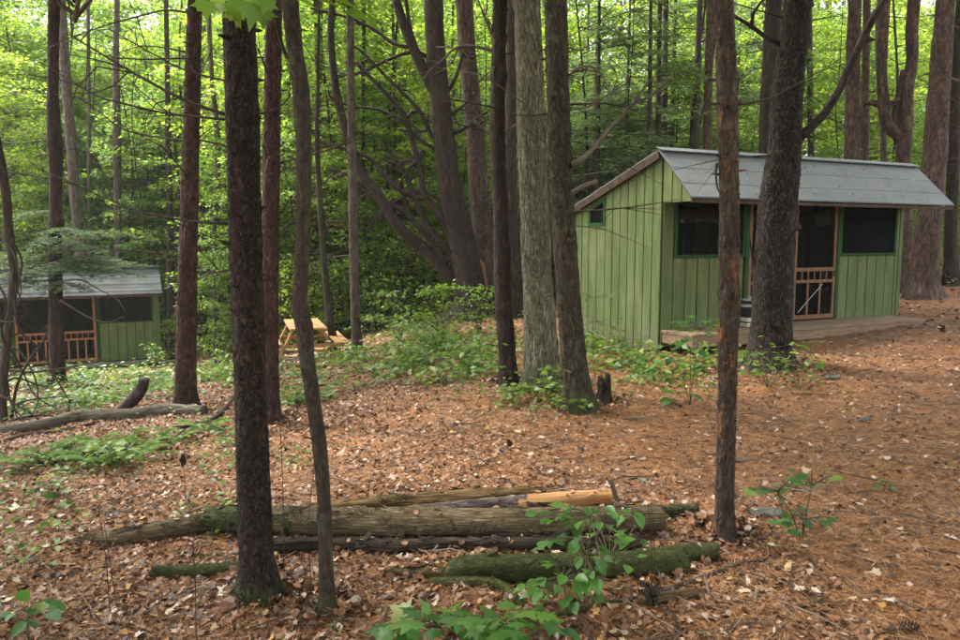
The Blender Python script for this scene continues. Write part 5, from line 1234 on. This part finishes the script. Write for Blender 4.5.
px_plant('viburnum_plant', 'broad leaved green plant growing over the front mossy log', (588, 612), jit(592, 514, 56, 9, 30) + jit(592, 554, 54, 28, 56) + jit(556, 590, 44, 16, 40), .07, OVAL, 'leaf_viburnum', [(590, 515), (585, 555), (610, 560), (562, 580), (640, 520)], spread=.2, tilt=.4)
px_plant('maple_seedling', 'low bright maple leaves at the bottom edge left of centre', (455, 655), jit(440, 624, 58, 14, 40) + jit(505, 620, 46, 11, 34), .10, MAPLE, 'leaf_viburnum', [(440, 628), (470, 625), (510, 625)], spread=.16, tilt=.25)
px_plant('leaf_sprig', 'two dark leaves at the bottom edge below the leafy plant', (548, 655), [(536, 632), (560, 630), (548, 640), (530, 640)], .09, OVAL, 'leaf_near', [(546, 640)], spread=.05)
px_plant('maple_seedling', 'dark leaved seedling in the bottom left corner', (28, 640), jit(28, 610, 30, 13, 14), .085, OVAL, 'leaf_near', [(28, 612)], spread=.12)
px_plant('maple_seedling', 'tall maple seedling on the needle floor right of the thin peeled trunk', (802, 540), jit(772, 487, 26, 10, 16) + jit(812, 478, 28, 12, 18) + jit(800, 520, 32, 11, 18) + jit(842, 554, 12, 6, 7), .07, MAPLE, 'leaf_near', [(778, 492), (812, 486), (803, 520), (838, 548)], spread=.14)
px_plant('maple_seedling', 'tiny seedling alone on the needle floor far right', (885, 492), jit(884, 484, 10, 4, 6), .05, MAPLE, 'leaf_near', [(884, 486)], spread=.08)
px_plant('viburnum_plant', 'pale green sapling with big leaves in front of the porch deck', (690, 405), jit(700, 325, 20, 8, 22) + jit(690, 345, 12, 7, 10) + jit(680, 395, 16, 5, 10) + jit(672, 360, 14, 4, 8), .13, OVAL, 'leaf_viburnum', [(700, 330), (690, 348), (680, 394), (676, 362)], spread=.16, cat='sapling')
px_plant('maple_seedling', 'lime green seedling cluster around the foot of the porch pine', (768, 388), jit(770, 362, 26, 12, 26) + jit(805, 358, 28, 8, 20) + jit(808, 343, 18, 4, 9) + jit(748, 352, 10, 6, 8), .085, MAPLE, 'leaf_lime', [(765, 365), (790, 362), (810, 352), (750, 354)], spread=.25)
px_plant('beech_sapling', 'airy pale sapling against the gable wall of the green cabin', (592, 362), jit(596, 296, 18, 5, 12) + jit(600, 320, 22, 8, 12) + jit(622, 340, 18, 6, 10), .075, OVAL, 'leaf_cover', [(594, 298), (600, 322), (620, 342)], spread=.2, cat='sapling')
px_plant('maple_seedling', 'leafy seedlings hugging the foot of the grey furrowed twin trunk', (530, 402), jit(528, 396, 36, 15, 150) + jit(556, 376, 18, 12, 60), .075, MAPLE, 'leaf_lime', [(520, 392), (545, 388), (530, 405), (558, 372)], spread=.18)
px_plant('maple_seedling', 'small seedlings at the foot of the lichen spotted twin trunk', (572, 412), jit(572, 404, 20, 9, 50), .065, MAPLE, 'leaf_lime', [(572, 402)], spread=.12)
px_plant('maple_seedling', 'leafy sprigs in front of the dark narrow trunk', (506, 380), jit(510, 340, 16, 16, 44) + jit(507, 368, 12, 7, 26), .065, MAPLE, 'leaf_lime', [(508, 345), (507, 368)], spread=.16)
px_plant('maple_seedling', 'lush low seedlings in the ferns before the fallen log', (120, 470), jit(118, 450, 32, 8, 34), .08, MAPLE, 'leaf_lime', [(110, 452), (128, 450)], spread=.2)
px_plant('maple_seedling', 'small seedling right of the grassy tuft near the thick front trunk', (223, 440), jit(222, 430, 16, 8, 16), .07, MAPLE, 'leaf_near', [(222, 432)], spread=.15)
px_plant('maple_seedling', 'seedling low at left above the grey log', (52, 500), jit(52, 488, 20, 10, 16), .06, MAPLE, 'leaf_near', [(52, 490)], spread=.15)

def fern(name, label, px, py, n, L, grp='ferns before the fallen log'):
    b = hit(px, py); e = empty(name, b); tag(e, label, 'fern', grp); mb = MB(); st = MB()
    for k in range(n):
        a = 2 * PI * k / n + RNG.uniform(-.3, .3); l = L * RNG.uniform(.75, 1.15); d = np.array([math.cos(a), math.sin(a), 0]); s = np.array([-d[1], d[0], 0])
        def pt(t): return d * l * t + np.array([0, 0, l * (1.15 * t - .85 * t * t)])
        add_tube(st, [pt(0), pt(.5), pt(1)], [.003, .002, .001], 4, 6, cap=False)
        ts = np.linspace(.12, .98, 22)
        for sg in (-1, 1):
            P = np.array([pt(t) for t in ts]); w = l * .26 * np.sin(PI * (.1 + .88 * ts)) * (1.1 - .45 * ts)
            scatter(mb, (np.array([[0, 0, 0], [.16, .3, .02], [.1, .7, 0], [0, 1, -.04], [-.1, .7, 0], [-.16, .3, .02]]), np.array([[0, 1, 2, 3], [0, 3, 4, 5]])), P, np.repeat((s * sg + d * .45 + [0, 0, -.15])[None], len(ts), 0), up_norm(len(ts), .12), w)
    st.build('stem', M['stem'], e); mb.build('fronds', M['leaf_fern'], e)
for i, (px, py) in enumerate([(52, 462), (84, 456), (112, 452), (146, 448), (178, 441), (28, 468), (130, 462), (98, 466), (206, 432), (238, 446)]):
    fern('fern', 'green fern in the row growing before the pale fallen log' if i < 8 else ('fern beside the foot of the red pine' if i == 8 else 'fern just left of the thick front left trunk'), px, py, 6, RNG.uniform(.26, .4), 'ferns before the fallen log' if i < 8 else 'ferns near the red pine')

# low leafy shrubs round the big old pine
def shrub(px, py, rows, n, size, mat, label):
    b = hit(px, py); e = empty('leafy_shrub', b); tag(e, label, 'shrub'); lf, st = MB(), MB(); d = FPX / b[1]
    for (cx, cy, rx) in rows:
        c = at(cx, cy, b[1]) - b; R_ = rx / d
        for q in range(4):
            cc = c + np.array([RNG.uniform(-.7, .7) * R_, RNG.uniform(-.6, .6) * R_, RNG.normal(0, .035)]); spray(lf, cc, R_ * .55, n // 4, size, OVAL, thick=.025, tilt=.3, droop=.25)
            add_tube(st, [[RNG.normal(0, .04), 0, -.03], c * [.5, .5, .6], cc], [.007, .005, .002], 4, 6, cap=False)
    st.build('stem', M['stem'], e, True, True); lf.build('leaves', M[mat], e, True)
for a in [(445, 338, [(420, 292, 26), (452, 284, 28), (438, 304, 36), (415, 314, 26), (430, 322, 30)], 90, .085, 'leaf_lime', 'broad layered shrub in front of the limbs of the huge old pine'),
          (400, 342, [(395, 304, 26), (382, 316, 28), (405, 322, 30), (390, 292, 18)], 80, .08, 'leaf_cover', 'layered green shrub right of the thin straight trunk'),
          (478, 334, [(470, 296, 18), (482, 288, 14), (488, 304, 14), (474, 314, 20)], 50, .08, 'leaf_lime', 'yellowish shrub between the old pine and the dark narrow trunk'),
          (436, 352, [(430, 322, 36), (450, 330, 30), (418, 334, 28), (440, 340, 30)], 90, .075, 'leaf_cover', 'low pale shrub in the green patch before the huge old pine'),
          (470, 366, [(466, 344, 24), (478, 352, 18), (455, 356, 20)], 50, .07, 'leaf_lime', 'small lime shrub at the right of the green patch'),
          (402, 366, [(398, 348, 20), (412, 354, 18), (420, 362, 16)], 40, .065, 'leaf_cover', 'small shrub at the near left rim of the green patch'),
          (372, 338, [(372, 316, 14), (366, 326, 14)], 36, .07, 'leaf_lime', 'lime shrub touching the thin straight trunk'),
          (440, 384, [(438, 368, 22), (452, 374, 16), (424, 378, 14)], 40, .06, 'leaf_lime', 'seedling clump at the near rim of the green patch'),
          (640, 362, [(636, 352, 18), (650, 356, 14)], 36, .06, 'leaf_cover', 'seedling clump before the gable wall of the green cabin'),
          (228, 372, [(218, 352, 14), (226, 360, 14)], 36, .08, 'leaf_cover', 'pale shrub between the red pine and the front left trunk'),
          (155, 372, [(150, 345, 10), (158, 352, 9), (152, 358, 9)], 36, .09, 'leaf_cover', 'pale shrub at the near corner of the far cabin'),
          (325, 356, [(322, 340, 12), (330, 346, 12)], 30, .07, 'leaf_lime', 'small bright shrub right of the picnic table')]: shrub(*a)
for i, (px, Y, s, v, lab) in enumerate([(212, 20.5, .75, 0, 'leafy sapling between the far cabin corner and the thick front trunk'), (168, 23.5, .5, 1, 'low bush just right of the far cabin corner'), (240, 22, 1.0, 2, 'tall leafy sapling left of the picnic table'), (945, 21, .5, 1, 'lime bush right of the massive pine'), (985, 19, .55, 1, 'leafy bush at the far right edge')]):
    plant_tree('leafy_sapling', SAPL[v], pxx(px, Y), Y, i * 1.3, s, lab, 'sapling', None)

# overhanging maple leaves at the top, part of the leaning sapling
b = np.array(eB.location); YB = b[1]; mb = MB(); P = np.array([at(x, y, YB - .15 + RNG.normal(0, .05)) for x, y in [(205, -2), (222, 2), (238, -3), (255, 2), (268, -4), (248, -8), (232, 8), (215, -10), (262, 6)]]) - b
scatter(mb, MAPLE, P, unit(np.array([[RNG.normal(0, .6), RNG.normal(0, .3), -1] for _ in P])), unit(np.array([[RNG.normal(0, .4), -1, .5] for _ in P])), RNG.uniform(.07, .11, len(P)))
P2 = np.array([at(x, y, YB - .3) for x, y in [(292, -2), (318, 0), (335, 2), (345, 12), (356, 18)]]) - b
scatter(mb, OVAL, P2, unit(np.array([[1, RNG.normal(0, .3), -.25] for _ in P2])), up_norm(len(P2), .3), .085)
q = at(230, -25, YB) - b; add_tube(mb, [at(275, 10, YB) - b, at(262, -18, YB) - b, q, P.min(0) + [0, 0, .12]], [.006, .005, .004, .002], 5, 10, m=1)
add_tube(mb, [at(296, 20, YB) - b, at(300, -12, YB - .2) - b, at(325, -6, YB - .3) - b, at(350, 8, YB - .3) - b], [.006, .005, .004, .002], 5, 10, m=1)
mb.build('leaf_spray', [M['leaf_lime'], M['bark_sapling']], eB, True, True)

# green ground cover in patches
def cover():
    mb = MB(); patches = []
    for (px, py, r, n) in [(430, 352, 1.3, 1500), (460, 372, .9, 700), (400, 372, .8, 450), (350, 360, .7, 350), (440, 325, 1.6, 900), (300, 402, .5, 260), (520, 404, .5, 350), (565, 392, .4, 250), (630, 370, .8, 500), (600, 352, .5, 260), (700, 372, .6, 260),
                           (60, 385, 1.3, 900), (120, 378, 1.4, 900), (170, 385, 1.1, 600), (215, 380, 1.2, 700), (220, 350, 2.2, 900), (100, 405, 1.0, 600), (330, 335, 1.6, 700), (40, 410, .9, 400), (30, 480, .6, 220), (60, 510, .4, 110), (240, 470, .35, 110), (200, 440, .6, 240), (90, 460, .7, 260), (20, 560, .35, 70), (220, 520, .3, 50), (700, 400, .5, 140), (935, 285, 1.5, 350), (280, 380, .8, 350), (790, 385, .4, 100), (290, 470, .3, 60)]:
        c = hit(px, py); n2 = int(n * (1.3 if c[1] < 6 else 1.6)); x = c[0] + RNG.normal(0, r * .55, n2); y = c[1] + RNG.normal(0, r * .75, n2)
        k = y > 2.4; x, y = x[k], y[k]
        m = vnoise(np.stack([x * 3, y * 3, x * 0], 1), 4) > .47; x, y = x[m], y[m]; n2 = len(x)
        z = g(x, y) + np.abs(RNG.normal(.03, .06 if c[1] < 6 else .13, n2)) + .01
        scatter(mb, OVAL if c[1] < 6 else DIAMOND, np.stack([x, y, z], 1), rdir(n2, .05, .3), up_norm(n2, .4), RNG.uniform(.7, 1.3, n2) * (.045 if c[1] < 8 else .10))
    tag(mb.build('ground_cover', M['leaf_cover'], smooth=True), 'patches of small green seedlings and herbs on the forest floor', 'ground cover', kind='stuff')
cover()

# dry stalks
def stalk(px0, py0, px1, py1, label, head=True, w=.0022):
    b = hit(px0, py0); t = at(px1, py1, b[1]) - b; e = empty('dry_stalk', b); tag(e, label, 'stalk'); mb = MB()
    add_tube(mb, [[0, 0, -.02], t * .5 + [RNG.normal(0, .01), 0, 0], t], [w, w * .9, w * .6], 5, 8, cap=False); mb.build('stem', M['stem_dark'], e, True)
    if head:
        mb = MB(); n = 14; P = t * RNG.uniform(.82, 1.02, (n, 1)); scatter(mb, CURL, P, unit(t + RNG.normal(0, .12, (n, 3))), up_norm(n, 1), .035); mb.build('seed_head', M['stem_dark'], e)
for a in [(187, 512, 183, 458, 'dry stalk with dark seed head above the grey tapering log'), (511, 462, 510, 443, 'short dry stalk with dark tip on the open needle floor'), (944, 352, 944, 328, 'dry stalk standing alone on the needle floor at far right'),
          (110, 615, 98, 505, 'tall dark bare stalk at lower left, left one of a pair', False), (118, 612, 104, 520, 'tall dark bare stalk at lower left, right one of a pair', False), (196, 640, 188, 500, 'long thin stalk left of the thick front trunk', False), (284, 600, 279, 400, 'long thin stalk between the two front left trunks', False),
          (312, 590, 314, 470, 'thin stalk just left of the leaning slender trunk', False), (651, 605, 648, 500, 'dark twig stalk rising from the brown clump, left one', False), (656, 605, 652, 508, 'dark twig stalk rising from the brown clump, right one', False), (640, 600, 643, 540, 'short twig stalk beside the brown clump', False)]: stalk(*a)
c = hit(650, 604); mb = MB(); n = 40; scatter(mb, CURL, np.array([0, 0, .05]) + RNG.normal(0, .015, (n, 3)), rdir(n, -.3, .5), up_norm(n, 1), RNG.uniform(.03, .06, n)); o = mb.build('dead_leaf_clump', M['stem_dark'], smooth=True); o.location = c; tag(o, 'dark brown clump of dried leaves among the twig stalks', 'dried leaves')

# stones
def stone(px, py, w, h, label, seed):
    c = hit(px, py); bm = lathe([(0.001, -.5), (.8, -.45), (1, 0), (.75, .45), (.001, .5)], 18); V = bm[0].copy()
    V = V * (1 + .35 * (fbm(V * 1.6 + seed, 2, seed) - .5)[:, None]); V = V * np.array([w, w * .6, h]); mb = MB().add(V, bm[1]); o = mb.build('stone', M['stone'], smooth=True, bevel=0)
    o.location = c + [0, 0, h * .25]; o.rotation_euler = (0, 0, seed * 3.3 - 3.3); tag(o, label, 'stone')
stone(766, 514, .13, .03, 'flat dark slate stone right of the foot of the thin peeled trunk', 1); stone(740, 460, .09, .016, 'flat dark slab of stone on the needle floor right of the thin peeled trunk', 3); stone(865, 421, .08, .035, 'dark stone in the needles far right', 4); stone(833, 378, .13, .03, 'flat stone on the needle floor right of the porch pine', 5)
stone(870, 325, .16, .07, 'pale stone under the edge of the porch deck', 6)
# pine cone
c = hit(908, 632); mb = MB()
for k in range(60):
    t = k / 60; a = k * 2.4; r = .022 * math.sin(PI * (.12 + .82 * t)); p = np.array([[(t - .5) * .08, math.cos(a) * r * .5, math.sin(a) * r * .5]]); d = np.array([[.25, math.cos(a), math.sin(a)]]); scatter(mb, OVAL, p, d, np.array([[-1., 0, 0]]), .017)
o = mb.build('pine_cone', M['stem_dark'], smooth=True); o.location = c + [0, 0, .025]; tag(o, 'brown pine cone lying at the bottom right edge', 'pine cone')

# ------------------------------------------------------------------ air
hz = bpy.data.materials.new('haze'); hz.use_nodes = True; ht = hz.node_tree; ht.nodes.clear()
ho = ht.nodes.new('ShaderNodeOutputMaterial'); hv = ht.nodes.new('ShaderNodeVolumePrincipled'); hv.inputs['Density'].default_value = .0007; hv.inputs['Color'].default_value = (.93, .96, .9, 1)
ht.links.new(hv.outputs[0], ho.inputs['Volume'])
mb = MB(); mb.box((-190, -16, -6), (190, 190, 24)); tag(mb.build('haze', hz), 'thin pale summer haze hanging in the woods', 'haze', kind='stuff')

# ------------------------------------------------------------------ camera, light, sky
cam = bpy.data.cameras.new('camera'); co = bpy.data.objects.new('camera', cam); COL.objects.link(co)
cam.sensor_width = 36; cam.lens = FPX / 960 * 36; cam.clip_end = 600; cam.clip_start = .05
co.location = CAM; co.rotation_euler = (PI / 2 - PITCH, 0, 0); SC.camera = co

SUN_EL, SUN_AZ = math.radians(58), math.radians(-60)                 # azimuth from +Y towards +X
sd = bpy.data.lights.new('sun', 'SUN'); sd.energy = 1.5; sd.angle = math.radians(12); sd.color = (1, .96, .88)
so = bpy.data.objects.new('sun', sd); COL.objects.link(so)
dv = Vector((math.sin(SUN_AZ) * math.cos(SUN_EL), math.cos(SUN_AZ) * math.cos(SUN_EL), math.sin(SUN_EL)))
so.rotation_euler = dv.to_track_quat('Z', 'Y').to_euler(); so.location = (0, 0, 30)
W = bpy.data.worlds.new('World'); SC.world = W; W.use_nodes = True; nt = W.node_tree; nt.nodes.clear()
sky = nt.nodes.new('ShaderNodeTexSky'); sky.sky_type = 'NISHITA'; sky.sun_disc = False; sky.sun_elevation = SUN_EL; sky.sun_rotation = SUN_AZ; sky.dust_density = 4; sky.air_density = 1.0
hs = nt.nodes.new('ShaderNodeHueSaturation'); hs.inputs['Saturation'].default_value = .3
bg = nt.nodes.new('ShaderNodeBackground'); bg.inputs[1].default_value = .15; wo = nt.nodes.new('ShaderNodeOutputWorld')
nt.links.new(sky.outputs[0], hs.inputs['Color']); nt.links.new(hs.outputs[0], bg.inputs[0]); nt.links.new(bg.outputs[0], wo.inputs[0])
SC.view_settings.view_transform = 'Standard'; SC.view_settings.look = 'None'; SC.view_settings.exposure = 2.6; SC.view_settings.gamma = 1
SC.view_settings.use_curve_mapping = False
cy = SC.cycles
cy.use_denoising = True
try: cy.denoiser = 'OPENIMAGEDENOISE'
except Exception: pass
cy.max_bounces = 9; cy.diffuse_bounces = 7; cy.glossy_bounces = 2; cy.transmission_bounces = 7; cy.transparent_max_bounces = 12
cy.sample_clamp_indirect = 6; cy.use_adaptive_sampling = True; cy.adaptive_threshold = .015
